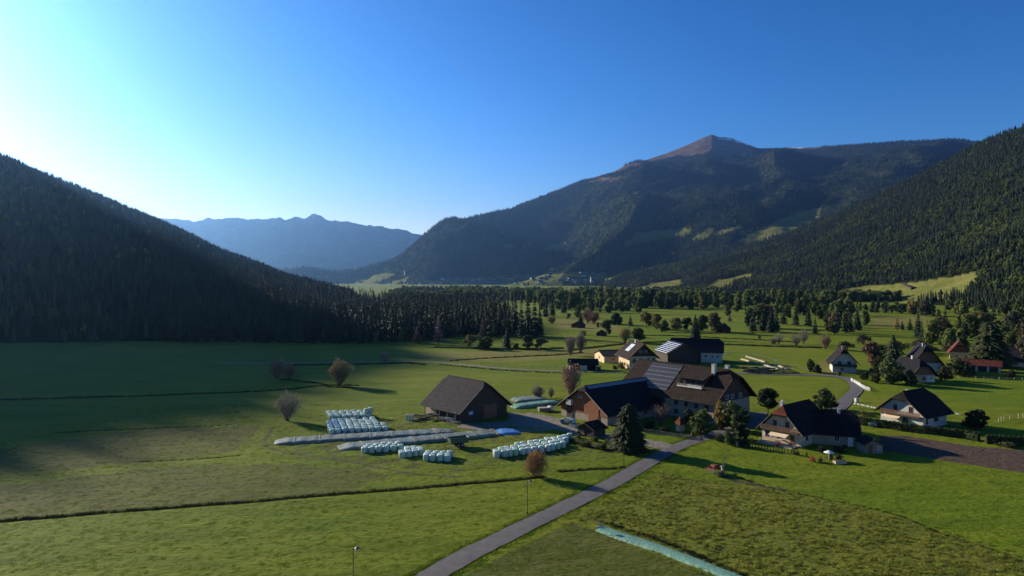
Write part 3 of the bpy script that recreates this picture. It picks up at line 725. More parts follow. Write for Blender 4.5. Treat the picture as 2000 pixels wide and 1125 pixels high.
TREES = [
 ('bare_a', 562, 822, 62, 52, GREY, 'bare grey tree standing alone beyond the wrapped bales, nearest tree of the left meadow'),
 ('bare_tall', 663, 753, 54, 40, (0.20, 0.15, 0.07), 'upright tan tree at the bend of the ditch, with a long thin shadow'),
 ('bare_bush', 541, 738, 40, 34, BROWN, 'left one of two round brown bushes in the shaded meadow'),
 ('bare_bush', 564, 740, 34, 32, BROWN, 'right one of two round brown bushes in the shaded meadow'),
 ('bare_bush', 750, 705, 19, 22, GREY, 'small bare bush beside the pale track in the lit meadow'),
 ('bare_bush', 1047, 931, 56, 54, (0.26, 0.14, 0.06), 'rust brown bush beside the near ditch, left of the lane'),
 ('bare_tall', 1115, 772, 66, 38, (0.22, 0.15, 0.10), 'tall brownish bare tree behind the red timber barn'),
 ('bare_bush', 1050, 778, 28, 30, GREY, 'grey brown bush behind the dark hay barn'),
 ('bare_bush', 1076, 777, 22, 14, GREY, 'small narrow grey bush right of the bush behind the hay barn'),
 ('cone', 1228, 880, 92, 76, (0.020, 0.028, 0.010), 'big dark conifer in front of the red timber barn'),
 ('round', 1500, 806, 54, 40, (0.028, 0.040, 0.016), 'dense round dark tree on a short trunk in the meadow behind the front house'),
 ('low', 1612, 798, 40, 52, DGREEN, 'broad dark tree beside the curving road'),
 ('low', 1583, 726, 26, 22, DGREEN, 'dark green bush left of the right-hand chalet, by the road'),
 ('low', 1596, 729, 18, 20, DGREEN, 'low dark bush just left of the right-hand chalet'),
 ('low', 1372, 850, 52, 54, (0.055, 0.075, 0.022), 'green leafy tree beside the small red roofed shrine'),
 ('low', 1432, 842, 60, 62, (0.045, 0.060, 0.020), 'dark green tree covering the corner of the big farmhouse'),
 ('low', 1408, 838, 56, 38, (0.17, 0.12, 0.03), 'orange and yellow leaved tree against the farmhouse front'),
 ('bush', 1428, 870, 40, 34, (0.045, 0.060, 0.022), 'dark shrub in the corner garden by the lane junction'),
 ('bare_a', 1290, 832, 46, 34, PINK, 'thin reddish bare tree in front of the farmhouse barn'),
 ('bush', 1475, 738, 1, 1, DGREEN, None),
 # mid meadow
 ('bare_tall', 1114, 694, 42, 20, GREY, 'bare tree left of a pair standing by the far ditch'),
 ('bare_tall', 1134, 690, 44, 20, GREY, 'bare tree right of a pair standing by the far ditch'),
 ('bare_tall', 1221, 669, 32, 22, (0.20, 0.15, 0.06), 'yellowish half bare tree above the cream farmhouse'),
 ('round', 1248, 669, 32, 26, GREEN, 'dark green tree above the cream farmhouse'),
 ('broadleaf_a', 918, 681, 30, 26, OLIVE, 'olive tree at the field edge below the spruce wood'),
 ('low', 950, 682, 26, 40, GREEN, 'broad low tree at the field edge below the spruce wood'),
 ('spruce_b', 990, 680, 42, 26, SPR, 'lone dark spruce at the field edge below the wood'),
 ('bush', 1006, 682, 16, 20, DGREEN, 'low dark bush right of the lone spruce at the field edge'),
 ('broadleaf_b', 1030, 681, 27, 24, DGREEN, 'small dark tree in the hedge line right of the lone spruce'),
 ('broadleaf_a', 1056, 682, 24, 26, (0.10, 0.085, 0.045), 'brownish round tree at the right end of the hedge line'),
 ('spruce_b', 1007, 655, 76, 28, SPR, 'tall spruce at the left of the clump ending the wood'),
 ('spruce_a', 1018, 660, 70, 26, SPR, 'tall spruce in the front of the clump ending the wood'),
 ('spruce_b', 1031, 657, 84, 30, SPR, 'tallest spruce in the middle of the clump ending the wood'),
 ('spruce_a', 1044, 659, 76, 28, SPR, 'tall spruce right of the middle of the clump ending the wood'),
 ('spruce_b', 1054, 657, 58, 26, SPR, 'rightmost spruce of the clump ending the wood'),
 ('spruce_a', 1066, 620, 42, 18, SPR, 'slim spruce standing alone right of the wood'),
 ('spruce_b', 1079, 618, 40, 18, SPR, 'second slim spruce standing right of the wood'),
 ('spruce_b', 1101, 612, 33, 20, SPR, 'spruce in the far meadow left of the pinkish trees'),
 ('broadleaf_a', 1111, 624, 13, 9, DGREEN, 'tiny round tree in the far meadow'),
 ('bare_bush', 1078, 632, 16, 18, RUST, 'rust coloured bush on the bank right of the wood'),
 ('bare_tall', 1148, 630, 30, 22, PINK, 'pinkish autumn tree, left of two beyond the field hut'),
 ('bare_tall', 1160, 632, 26, 22, RUST, 'reddish autumn tree, right of two beyond the field hut'),
 ('spruce_a', 1134, 632, 26, 16, SPR, 'dark spruce beside the small field hut'),
 ('broadleaf_a', 1185, 656, 34, 22, DGREEN, 'dark tree beside the second field hut'),
 ('bush', 1168, 640, 14, 12, DGREEN, 'small bush between the two field huts'),
 ('low', 1203, 634, 24, 32, DGREEN, 'broad dark tree beyond the second field hut'),
 ('spruce_a', 1231, 637, 22, 16, SPR, 'small spruce between leafy trees beyond the cream farmhouse'),
 ('bush', 1140, 655, 12, 22, DGREEN, 'dark bush right below the field hut'),
 ('broadleaf_a', 1262, 641, 34, 28, OLIVE, 'olive tree first in the row beyond the solar roof barn'),
 ('broadleaf_b', 1282, 644, 32, 24, OLIVE, 'olive tree second in the row beyond the solar roof barn'),
 ('low', 1298, 648, 24, 24, DGREEN, 'dark rounded tree in the row beyond the solar roof barn'),
 ('round', 1321, 648, 31, 24, OLIVE, 'round olive tree left of the dark spruce beyond the solar roof barn'),
 ('spruce_wide', 1358, 663, 50, 26, (0.020, 0.030, 0.015), 'dark spruce standing forward in the row beyond the dark blue barn'),
 ('broadleaf_a', 1342, 646, 28, 24, DGREEN, 'dark tree just left behind the forward spruce'),
 ('broadleaf_b', 1373, 648, 34, 26, GREEN, 'green tree just right behind the forward spruce'),
 ('tall', 1394, 650, 42, 26, (0.075, 0.075, 0.035), 'tall olive grey tree left of the roofed field hut'),
 ('low', 1405, 650, 22, 18, DGREEN, 'dark bushy tree beside the roofed field hut'),
 ('larch', 1425, 630, 18, 12, (0.10, 0.09, 0.06), 'pale young larch standing alone in the lit meadow'),
 ('tall', 1466, 641, 42, 20, DGREEN, 'dark slim tree at the left end of the tree row in the meadow'),
 ('spruce_b', 1471, 649, 46, 24, SPR, 'dark spruce second in the tree row in the meadow'),
 ('spruce_b', 1490, 648, 40, 24, SPR, 'dark spruce third in the tree row in the meadow'),
 ('tall', 1484, 640, 50, 24, GREEN, 'tall green tree rising behind the row of dark spruces'),
 ('tall', 1500, 640, 48, 26, (0.12, 0.085, 0.04), 'brownish tall tree rising behind the row of dark spruces'),
 ('spruce_wide', 1506, 649, 44, 24, SPR, 'dark spruce in the middle of the tree row'),
 ('spruce_b', 1516, 648, 46, 22, SPR, 'dark spruce right of the middle of the tree row'),
 ('spruce_a', 1530, 634, 36, 22, SPR, 'dark spruce set back at the right of the row'),
 ('spruce_b', 1554, 636, 44, 20, SPR, 'spruce left of two in the gap of the tree belt'),
 ('spruce_b', 1578, 638, 46, 22, SPR, 'spruce right of two in the gap of the tree belt'),
 ('spruce_a', 1592, 652, 34, 16, SPR, 'small spruce on a bare stem in the lit meadow'),
 ('tall', 1618, 650, 42, 18, DGREEN, 'slim dark tree left in the clump above the curving road'),
 ('tall', 1630, 653, 46, 22, (0.10, 0.085, 0.04), 'olive brown tree in the clump above the curving road'),
 ('spruce_b', 1650, 650, 46, 22, SPR, 'dark spruce in the clump above the curving road'),
 ('spruce_b', 1660, 648, 40, 22, SPR, 'second dark spruce in the clump above the curving road'),
 ('spruce_wide', 1674, 645, 40, 22, SPR, 'broad dark spruce at the right of the clump above the curving road'),
 ('bare_b', 1521, 673, 26, 18, GREY, 'bare grey tree by the far stream, left one'),
 ('bare_bush', 1510, 673, 14, 18, GREY, 'bare grey bush by the far stream'),
 ('bare_b', 1555, 675, 26, 26, GREY, 'bare grey tree by the far stream, wide one'),
 ('bare_b', 1570, 672, 32, 22, GREY, 'bare grey tree by the far stream, taller one'),
 ('bare_tall', 1612, 682, 32, 18, BROWN, 'brown feathery tree by the far stream above the chalet'),
 ('bush', 1484, 662, 9, 9, DGREEN, 'tiny bush on the far track'),
 ('bush_b', 1650, 684, 24, 44, (0.05, 0.048, 0.025), 'wide dark thicket behind the right-hand chalet'),
 ('bush_b', 1685, 672, 26, 40, (0.05, 0.048, 0.025), 'dark thicket right of the brown feathery tree'),
 ('tall', 1701, 714, 50, 26, (0.13, 0.075, 0.05), 'reddish brown slim tree at the right of the chalet'),
 ('broadleaf_a', 1722, 706, 34, 36, DGREEN, 'dark tree between the chalet and the next houses'),
 ('bush_b', 1745, 690, 34, 66, (0.05, 0.048, 0.028), 'wide dark grove above the houses on the right'),
 ('spruce_wide', 1744, 718, 66, 44, (0.045, 0.058, 0.022), 'tall green conifer above the houses on the right'),
 ('low', 1738, 749, 52, 62, (0.060, 0.072, 0.025), 'large spreading green tree in front of the right-hand houses'),
 ('bush', 1710, 748, 26, 36, DGREEN, 'dark shrub beside the white lane fence'),
 ('bush', 1686, 742, 24, 28, DGREEN, 'dark shrub behind the white lane fence'),
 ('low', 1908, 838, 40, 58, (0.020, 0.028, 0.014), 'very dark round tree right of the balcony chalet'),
 ('low', 1868, 733, 36, 46, (0.055, 0.065, 0.022), 'green garden tree before the red roofed house'),
 ('cone', 1934, 716, 88, 82, (0.022, 0.029, 0.011), 'huge dark spruce at the right behind the low garages'),
 ('round', 1912, 648, 42, 54, (0.11, 0.075, 0.03), 'big round orange green tree above the red roofed house'),
 ('low', 1840, 656, 38, 52, (0.06, 0.058, 0.03), 'broad dark tree left of the big round orange green tree'),
 ('bush_b', 1858, 688, 26, 44, (0.06, 0.052, 0.03), 'bush cluster beyond the red roofed house'),
 ('bush_b', 1885, 682, 24, 40, (0.055, 0.055, 0.028), 'second bush cluster beyond the red roofed house'),
 ('spruce_b', 1793, 660, 54, 24, SPR, 'tall dark spruce in the group left of the broad trees'),
 ('spruce_b', 1777, 645, 24, 16, SPR, 'small spruce left of the tall dark spruce'),
 ('spruce_b', 1762, 644, 18, 12, SPR, 'smallest spruce left of the tall dark spruce'),
 ('larch', 1752, 646, 30, 14, RUST, 'rust coloured larch by the yellow meadow'),
 ('larch', 1811, 660, 36, 12, (0.07, 0.06, 0.03), 'slim larch right of the tall dark spruce'),
 ('spruce_b', 1703, 611, 26, 14, SPR, 'first small spruce in the row below the lit slope'),
 ('spruce_b', 1713, 611, 25, 12, SPR, 'second small spruce in the row below the lit slope'),
 ('spruce_b', 1729, 611, 23, 13, SPR, 'third small spruce in the row below the lit slope'),
 ('broadleaf_a', 1743, 612, 18, 15, DGREEN, 'small dark leafy tree in the row below the lit slope'),
 ('broadleaf_b', 1760, 613, 20, 20, DGREEN, 'dark leafy tree in the row below the lit slope'),
 ('tall', 1786, 616, 30, 22, OLIVE, 'olive tree in the row below the lit slope'),
 ('tall', 1806, 618, 34, 26, (0.07, 0.065, 0.04), 'grey green tree at the right of the row below the lit slope'),
 ('low', 1975, 668, 62, 60, (0.045, 0.050, 0.028), 'large dark tree at the right edge above the garages'),
 ('low', 2004, 715, 60, 50, (0.045, 0.048, 0.028), 'dark tree at the right edge beside the end house'),
 ('larch', 1995, 690, 70, 20, (0.08, 0.055, 0.03), 'reddish slim tree at the right edge'),
 ('bush_b', 1815, 690, 22, 50, (0.05, 0.045, 0.03), 'dark brown bushes behind the twin roof houses'),
 # farm surroundings
 ('bush', 1160, 862, 14, 26, (0.05, 0.07, 0.022), 'low green garden shrub left of the big conifer'),
 ('bush', 1190, 868, 14, 30, (0.045, 0.06, 0.022), 'low dark garden shrub beside the big conifer'),
 ('bush', 1130, 856, 10, 20, (0.05, 0.055, 0.025), 'small shrub right of the bales near the barn'),
 ('bush', 1215, 720, 16, 26, (0.07, 0.06, 0.025), 'olive garden bush in front of the cream farmhouse'),
 ('bush', 1202, 722, 12, 16, (0.06, 0.055, 0.028), 'small bush right of the garage'),
 ('bush', 1170, 724, 12, 14, DGREEN, 'dark bush at the right end of the garage'),
 ('bush', 1106, 722, 8, 10, DGREEN, 'tiny bush at the left end of the garage'),
 ('bush_b', 1650, 812, 12, 30, (0.06, 0.052, 0.025), 'brown green shrubs at the foot of the curving road'),
 ('bush_b', 1685, 812, 12, 34, (0.07, 0.06, 0.03), 'pale shrubs left of the balcony chalet'),
 ('low', 1560, 905, 4, 4, DGREEN, None),
 ('bush', 1265, 838, 22, 40, (0.03, 0.036, 0.018), 'dark garden shrubs right of the big conifer before the barn wall'),
 ('bush', 1300, 846, 16, 34, (0.05, 0.045, 0.022), 'brownish garden shrubs left of the little shrine'),
 ('low', 1345, 830, 34, 34, (0.030, 0.038, 0.018), 'dark small tree behind the little shrine'),
 ('bush', 1405, 862, 18, 34, (0.035, 0.042, 0.02), 'dark shrub at the corner where lane and yard meet'),
 ('bush', 1455, 872, 22, 40, (0.03, 0.036, 0.018), 'dark shrub between the lane corner and the front house'),
 ('low', 1448, 858, 34, 36, (0.028, 0.035, 0.016), 'small dark tree in the corner garden left of the front house'),
 ('bush', 1140, 872, 16, 44, (0.06, 0.072, 0.024), 'long low shrub bed right of the curving bale group'),
 ('bush', 1175, 878, 15, 40, (0.05, 0.062, 0.022), 'low shrub bed left of the big conifer'),
 ('bush', 1115, 864, 13, 30, (0.05, 0.055, 0.024), 'dark weeds at the right end of the curving bale group'),
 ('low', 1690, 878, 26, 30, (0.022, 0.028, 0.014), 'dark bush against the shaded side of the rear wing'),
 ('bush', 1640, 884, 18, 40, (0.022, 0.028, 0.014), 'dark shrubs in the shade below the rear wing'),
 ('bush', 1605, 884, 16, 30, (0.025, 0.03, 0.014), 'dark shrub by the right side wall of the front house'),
 ('low', 1778, 752, 30, 30, (0.05, 0.058, 0.022), 'green bush hiding part of the yellow lit house'),
 ('low', 1845, 742, 28, 34, (0.03, 0.038, 0.018), 'dark bush right of the yellow lit house'),
 ('low', 1890, 735, 30, 30, (0.035, 0.04, 0.02), 'dark garden tree left of the row of garages'),
 ('low', 1975, 738, 16, 24, (0.03, 0.036, 0.018), 'dark bush in front of the end house'),
 ('low', 1718, 735, 40, 44, (0.028, 0.035, 0.016), 'dark garden tree right of the white chalet'),
 ('bush_b', 1700, 694, 24, 60, (0.045, 0.045, 0.022), 'dark thicket above the reddish brown slim tree'),
 ('bush_b', 1790, 682, 26, 60, (0.045, 0.045, 0.024), 'dark thicket above the twin roof houses'),
 ('low', 1800, 712, 26, 34, (0.03, 0.036, 0.018), 'dark tree behind the roof of the twin roof house'),
 ('bush', 1553, 888, 9, 22, (0.04, 0.05, 0.025), 'low garden hedge clump before the front house terrace'),
 ('bush', 1588, 902, 14, 18, (0.20, 0.05, 0.035), 'dark red leaved shrub at the garden corner'),
 ('bush', 1602, 902, 12, 18, (0.09, 0.10, 0.04), 'grey green shrub beside the dark red garden shrub'),
 ('bush', 1620, 898, 18, 20, (0.05, 0.06, 0.022), 'dark garden shrub behind the white parasol'),
 ('bush', 1640, 900, 16, 22, (0.06, 0.07, 0.03), 'garden shrub at the right end of the garden corner'),
 ('bush', 1575, 893, 14, 10, (0.10, 0.11, 0.03), 'small yellowish plant at the garden corner'),
 ('bush', 1405, 930, 14, 34, (0.10, 0.12, 0.05), 'leafy shrub growing round the rusty machine'),
 ('low', 1420, 912, 1, 1, DGREEN, None),
 ('bush', 1960, 872, 14, 60, (0.05, 0.055, 0.022), 'shrubs at the right end of the long hedge'),
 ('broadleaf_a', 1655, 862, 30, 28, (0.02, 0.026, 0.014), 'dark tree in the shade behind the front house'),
 ('broadleaf_b', 1640, 735, 10, 8, DGREEN, 'tiny dark shrub before the chalet wall'),
]
for row in TREES:
    if row[6] is None: continue
    ptree(*row[:7])

# ------------------------------------------------------------------ forest made of many trees
def scatter_object(name, pts, sc, src, label, mats=None, wscale=None, flatten=False, kind='stuff'):
    """one object whose geometry nodes put a copy of the source tree on every point"""
    pts = np.asarray(pts, np.float32)
    me = bpy.data.meshes.new(name); me.vertices.add(len(pts)); me.vertices.foreach_set('co', pts.ravel())
    for nm, arr in (('h', sc), ('w', wscale if wscale is not None else sc), ('rot', rng.uniform(0, 6.28, len(pts)))):
        a = me.attributes.new(nm, 'FLOAT', 'POINT'); a.data.foreach_set('value', np.asarray(arr, np.float32))
    o = link(name, me); tag(o, label, None, None, kind)
    g = bpy.data.node_groups.new(name, 'GeometryNodeTree')
    g.interface.new_socket('Geometry', in_out='INPUT', socket_type='NodeSocketGeometry'); g.interface.new_socket('Geometry', in_out='OUTPUT', socket_type='NodeSocketGeometry')
    N = g.nodes; L = g.links
    gi = N.new('NodeGroupInput'); go = N.new('NodeGroupOutput'); ip = N.new('GeometryNodeInstanceOnPoints'); jn = N.new('GeometryNodeJoinGeometry')
    for s in src:
        oi = N.new('GeometryNodeObjectInfo'); oi.transform_space = 'ORIGINAL'; oi.inputs['Object'].default_value = s
        L.new(oi.outputs['Geometry'], jn.inputs[0])
    def na(n):
        a = N.new('GeometryNodeInputNamedAttribute'); a.data_type = 'FLOAT'; a.inputs['Name'].default_value = n; return a.outputs['Attribute']
    c1 = N.new('ShaderNodeCombineXYZ'); w_ = na('w'); L.new(w_, c1.inputs[0]); L.new(w_, c1.inputs[1]); L.new(na('h'), c1.inputs[2])
    c2 = N.new('ShaderNodeCombineXYZ'); L.new(na('rot'), c2.inputs[2])
    L.new(gi.outputs[0], ip.inputs['Points']); last = jn.outputs[0]
    L.new(last, ip.inputs['Instance']); L.new(c1.outputs[0], ip.inputs['Scale']); L.new(c2.outputs[0], ip.inputs['Rotation'])
    if mats:
        sm = N.new('GeometryNodeSetMaterial'); sm.inputs['Material'].default_value = MATS[mats]; L.new(ip.outputs[0], sm.inputs[0]); L.new(sm.outputs[0], go.inputs[0])
    else: L.new(ip.outputs[0], go.inputs[0])
    md = o.modifiers.new('scatter', 'NODES'); md.node_group = g
    return o

# cheap shapes for trees far away; each is the crown of a real tree that stands in the wood
def far_conifer(seed, n=6):
    rnd = random.Random(seed); m = MB(); L_ = 7
    for k in range(L_):
        t = k / L_; z0 = 0.06 + 0.94 * t; r = 0.17 * (1 - t) ** 0.9 + 0.01; zt = min(1.0, z0 + 0.30 * (1 - t * 0.5))
        base = []
        for i in range(n * 2):
            a = math.pi * i / n + k * 0.9; rr = r * (rnd.uniform(0.85, 1.25) if i % 2 == 0 else rnd.uniform(0.4, 0.65))
            base.append((math.cos(a) * rr, math.sin(a) * rr, z0 - (0.03 if i % 2 == 0 else -0.015)))
        m.add(base + [(0, 0, zt)], [(i, (i + 1) % (2 * n), 2 * n) for i in range(2 * n)])
    m.tube((0, 0, -0.05), (0, 0, 0.3), 0.012, 0.01, 4)
    return m
def far_broadleaf(seed):
    rnd = random.Random(seed); m = MB()
    for k in range(9):
        a = rnd.uniform(0, 6.28); h = rnd.uniform(0.32, 0.85); rad = 0.22 * rnd.uniform(0.2, 1) * math.sin(min(1, h) * 2.6)
        V, Fc = leaf_cards((math.cos(a) * rad, math.sin(a) * rad, h), 26, 0.15, 0.15, 0.15, 0.085, rnd, 0.5); m.add(V, Fc)
    m.tube((0, 0, -0.05), (0, 0, 0.5), 0.02, 0.01, 4)
    return m
FC = [far_conifer(61).mesh('crown', 'forest_needles'), far_conifer(62, 5).mesh('crown', 'forest_needles')]
FB = [far_broadleaf(71).mesh('crown', 'forest_leaves', True), far_broadleaf(72).mesh('crown', 'forest_leaves', True)]
MID_C = [conifer(81, 13, 8, 0.18, 0.05, 'forest_needles')[0], conifer(82, 14, 8, 0.15, 0.05, 'forest_needles')[0]]
MID_B = [broadleaf(83, 900, 0.07, 0.33, -0.05, 15, leafm='forest_leaves')[0], broadleaf(84, 900, 0.07, 0.25, -0.05, 15, leafm='forest_leaves')[0]]
MID_T = MB().tube((0, 0, -0.03), (0, 0, 0.6), 0.018, 0.008, 5).mesh('trunk', 'bark')

def wood_tree(meshes, trunk, x, y, z, h, w, name, label, group):
    t = thing(name, label, 'tree', (x, y, z), random.uniform(0, 6.28), group); t.scale = (w, w, h)
    c = link('crown', meshes, t)
    if trunk: link('trunk', trunk, t)
    return t, c

# --- the spruce wood on the flat in the middle left: single trees along its near edge, the mass behind
WOOD = wpoly([(300, 668), (450, 669), (600, 671), (700, 671), (790, 668), (860, 664), (905, 655), (960, 660), (1000, 655), (1010, 640), (1000, 625), (960, 612), (900, 604), (800, 600), (700, 598), (600, 598), (300, 598)])
wx0, wx1 = min(p[0] for p in WOOD), max(p[0] for p in WOOD); wy0, wy1 = min(p[1] for p in WOOD), max(p[1] for p in WOOD)
pts = []
yv = wy0
while yv < wy1:
    xv = wx0
    st = 5.2 if yv < 520 else 7.5
    while xv < wx1:
        pts.append((xv + random.uniform(-2.4, 2.4), yv + random.uniform(-2.4, 2.4))); xv += st
    yv += st
pts = np.array(pts); pts = pts[in_poly(pts[:, 0], pts[:, 1], WOOD)]
def left_z(x, y):
    g = left_hill; rr = y
    # height of the hillside where the wood climbs it
    a = x / y; az = np.linspace(T(-2200), T(690), 420)
    j = np.clip(np.searchsorted(az, a), 1, len(az) - 1)
    out = np.zeros(len(x))
    for k in range(len(x)):
        out[k] = np.interp(y[k], g['Y'][:, j[k]], g['Z'][:, j[k]])
    return np.maximum(out, 0) * (a < T(690))
wz = left_z(pts[:, 0], pts[:, 1])
order = np.argsort(pts[:, 1] + 0.0 * pts[:, 0])
ppx, ppy = project(pts[:, 0], pts[:, 1], np.zeros(len(pts)))
# distance behind the near edge of the wood
edge = seg_dist(pts[:, 0], pts[:, 1], wpoly([(450, 669), (600, 671), (700, 671), (790, 668), (860, 664), (905, 655), (960, 660), (1000, 655), (1010, 640)]))
idx = np.argsort(edge)
vis = [i for i in idx if ppx[i] > 380][:170]
single = set(vis)
src_c = {}
for k, i in enumerate(vis):
    zone = 'at its left end below the hillside' if ppx[i] < 620 else ('in its middle stretch' if ppx[i] < 820 else 'at its right end towards the lit meadows')
    x, y = pts[i]; h = random.uniform(13, 20) * (1.15 if edge[i] > 8 else 0.85); q = random.random()
    if edge[i] < 6 and q < 0.22 and ppx[i] > 640:
        t, c = wood_tree(MID_B[k % 2], MID_T, x, y, wz[i], h * 0.6, h * 0.5, 'broadleaf_tree', 'autumn leafed tree on the near edge of the dark spruce wood', 'leafy trees edging the spruce wood')
        src_c.setdefault('b', (c, t.children[1]))
    else:
        t, c = wood_tree(MID_C[k % 2], MID_T, x, y, wz[i], h, h * 0.9, 'spruce_tree', 'dark spruce fronting the wood, ' + zone, 'wood edge spruces, ' + zone)
        src_c.setdefault('c%d' % (k % 2), (c, t.children[1]))
rest = np.array([i for i in range(len(pts)) if i not in single])
h = rng.uniform(12, 21, len(rest)) * (1 + 0.3 * fbm(pts[rest, 0] / 40, pts[rest, 1] / 40, 2, 8))
for k in range(2):
    s = rest[k::2]
    scatter_object('spruce_forest', np.stack([pts[s, 0], pts[s, 1], wz[s]], 1), h[k::2], list(src_c['c%d' % k]), 'dense dark spruce wood behind its front ranks', wscale=h[k::2] * 0.95)
AUT = [('larch', 815, 671, 34, 22, RUST, 'rust coloured tree at the near edge of the wood'), ('larch', 856, 672, 56, 24, PINK, 'tall pinkish feathery tree at the edge of the wood'),
       ('bare_tall', 838, 655, 34, 18, PINK, 'pinkish bare tree left of the tall feathery one'), ('larch', 804, 648, 36, 20, (0.2, 0.17, 0.06), 'yellowish larch inside the edge of the wood'),
       ('tall', 772, 652, 30, 16, GREY, 'greyish tree inside the edge of the wood'), ('larch', 893, 655, 30, 14, PINK, 'small pale tree, left of two at the forest bay'),
       ('larch', 901, 652, 28, 12, GREY, 'small grey tree, right of two at the forest bay'), ('larch', 942, 660, 40, 18, (0.2, 0.12, 0.07), 'rusty larch before the last spruces of the wood'),
       ('tall', 952, 655, 34, 16, (0.13, 0.12, 0.06), 'yellow green birch before the last spruces of the wood'), ('bush_b', 935, 660, 12, 24, (0.2, 0.16, 0.1), 'low tan bush before the last spruces of the wood'),
       ('larch', 985, 656, 44, 18, (0.12, 0.07, 0.05), 'dull red larch among the last spruces of the wood')]
for a in AUT: ptree(*a)

# --- belt of trees across the valley floor
BELT_ROWS = [(1060, 1640, 600, 603, 34, 22, 0.5), (1000, 1480, 590, 594, 26, 18, 0.45), (1200, 1660, 596, 599, 30, 22, 0.35), (1420, 1660, 612, 620, 30, 24, 0.5), (900, 1260, 584, 586, 20, 14, 0.3), (1130, 1250, 606, 622, 32, 24, 0.5)]
BELT_ROWS += [(1120, 1215, 600, 612, 34, 22, 0.6), (1820, 2010, 604, 625, 36, 26, 0.4), (1840, 2020, 640, 690, 46, 34, 0.25), (1600, 1690, 618, 640, 40, 26, 0.5), (1640, 1840, 606, 609, 22, 20, 0.5), (1800, 2010, 660, 676, 44, 30, 0.25), (1880, 2020, 690, 702, 46, 36, 0.2)]
PLACES = ['far edge of the wide lit meadow', 'rear rank of the valley tree belt', 'middle rank of the valley tree belt', 'clump belt left of the right-hand slope', 'farthest rank before the village', 'grove beyond the field huts',
          'grove at the left end of the lit meadow', 'grove below the lit slope at the right', 'thick grove behind the right-hand houses', 'clumps above the curving road', 'low row below the lit slope meadow', 'right edge grove behind the huge spruce', 'right edge thicket beside the end house']
kk = 0
for row_i, (xa, xb, ya, yb, hp, wp, cf) in enumerate(BELT_ROWS):
    place = PLACES[row_i % len(PLACES)]
    px = xa
    while px < xb:
        py = random.uniform(ya, yb) + 2 * math.sin(px / 40); 
        x, y, _ = at(px, py); m = y / F; hh = hp * m * random.uniform(0.6, 1.15)
        if random.random() < cf * 0.38: wood_tree(MID_C[kk % 2], MID_T, x, y, 0, hh * 1.1, hh * 1.0, 'spruce_tree', 'dark conifer in the ' + place, 'conifers in the ' + place)
        else: wood_tree(MID_B[kk % 2], MID_T, x, y, 0, hh, hh * random.uniform(0.85, 1.2), 'broadleaf_tree', 'olive leafy tree in the ' + place, 'leafy trees in the ' + place)
        kk += 1
        px += wp * random.uniform(0.30, 0.95)
b_src = None
for o in COL.objects:
    if o.parent is not None and o.data is MID_B[0]: b_src = (o, [c for c in o.parent.children if c is not o][0]); break
# valley floor beyond the belt: mixed trees as one mass
def band(n, x0, x1, y0, y1, thr, lam, seed):
    px = rng.uniform(x0, x1, n); py = rng.uniform(y0, y1, n)
    d = 46667.0 / (py - 545); x = (px - 1000) / F * d
    keep = fbm(px / lam, py * 6 / lam, 3, seed) > thr
    return x[keep], d[keep]
x, y = band(4200, 600, 1760, 567, 590, -0.02, 60, 5)
hh = rng.uniform(10, 18, len(x))
scatter_object('far_trees', np.stack([x, y, np.zeros(len(x))], 1), hh, list(b_src), 'mixed trees scattered over the far valley floor', wscale=hh * 1.1)
x, y = band(1000, 600, 1760, 569, 592, 0.0, 50, 6)
hh = rng.uniform(11, 19, len(x))
fcobj = src_c['c0']
scatter_object('far_conifers', np.stack([x, y, np.zeros(len(x))], 1), hh, list(fcobj), 'dark conifers scattered over the far valley floor', wscale=hh)

# --- forests on the slopes
def first_of(mesh):
    for o in COL.objects:
        if o.type == 'MESH' and o.data is mesh: return o
# one real tree of each cheap shape stands at the wood's far edge and lends its crown
lend = []
for k, me_ in enumerate(FC + FB):
    x, y, _ = at(1085 + 9 * k, 597)
    t = thing('spruce_tree' if k < 2 else 'broadleaf_tree', 'conifer in the thin row right behind the wood' if k < 2 else 'leafy tree in the thin row right behind the wood', 'tree', (x, y, 0), 0, 'trees in the thin row right behind the wood')
    t.scale = (15, 15, 15); lend.append(link('crown', me_, t))
def slope_points(g, spacing, seed, tmax=1.12, mask=None, max_dist=1e9):
    X, Y, Zz = g['X'], g['Y'], g['Z']
    da = (X / Y)[:-1, 1:] - (X / Y)[:-1, :-1]; ay = Y[1:, :-1] - Y[:-1, :-1]
    area = np.abs(Y[:-1, :-1] * da * ay)
    n = area / (spacing ** 2)
    ok = (g['T'][:-1, :-1] >= -0.005) & (g['T'][:-1, :-1] < tmax)
    bad = np.maximum(g['attrs']['meadow'], g['attrs']['alpine'])[:-1, :-1] > 0.5
    n = np.where(ok & ~bad, n, 0)
    cnt = rng.poisson(n); i, j = np.nonzero(cnt); rep = cnt[i, j]
    i = np.repeat(i, rep); j = np.repeat(j, rep)
    u = rng.random(len(i)); v = rng.random(len(i))
    def lerp(A): return (A[i, j] * (1 - u) + A[i + 1, j] * u) * (1 - v) + (A[i, j + 1] * (1 - u) + A[i + 1, j + 1] * u) * v
    x, y, z = lerp(X), lerp(Y), lerp(Zz)
    keep = z > -1
    px, py = project(x, y, z)
    return x[keep], y[keep], z[keep], px[keep], py[keep]
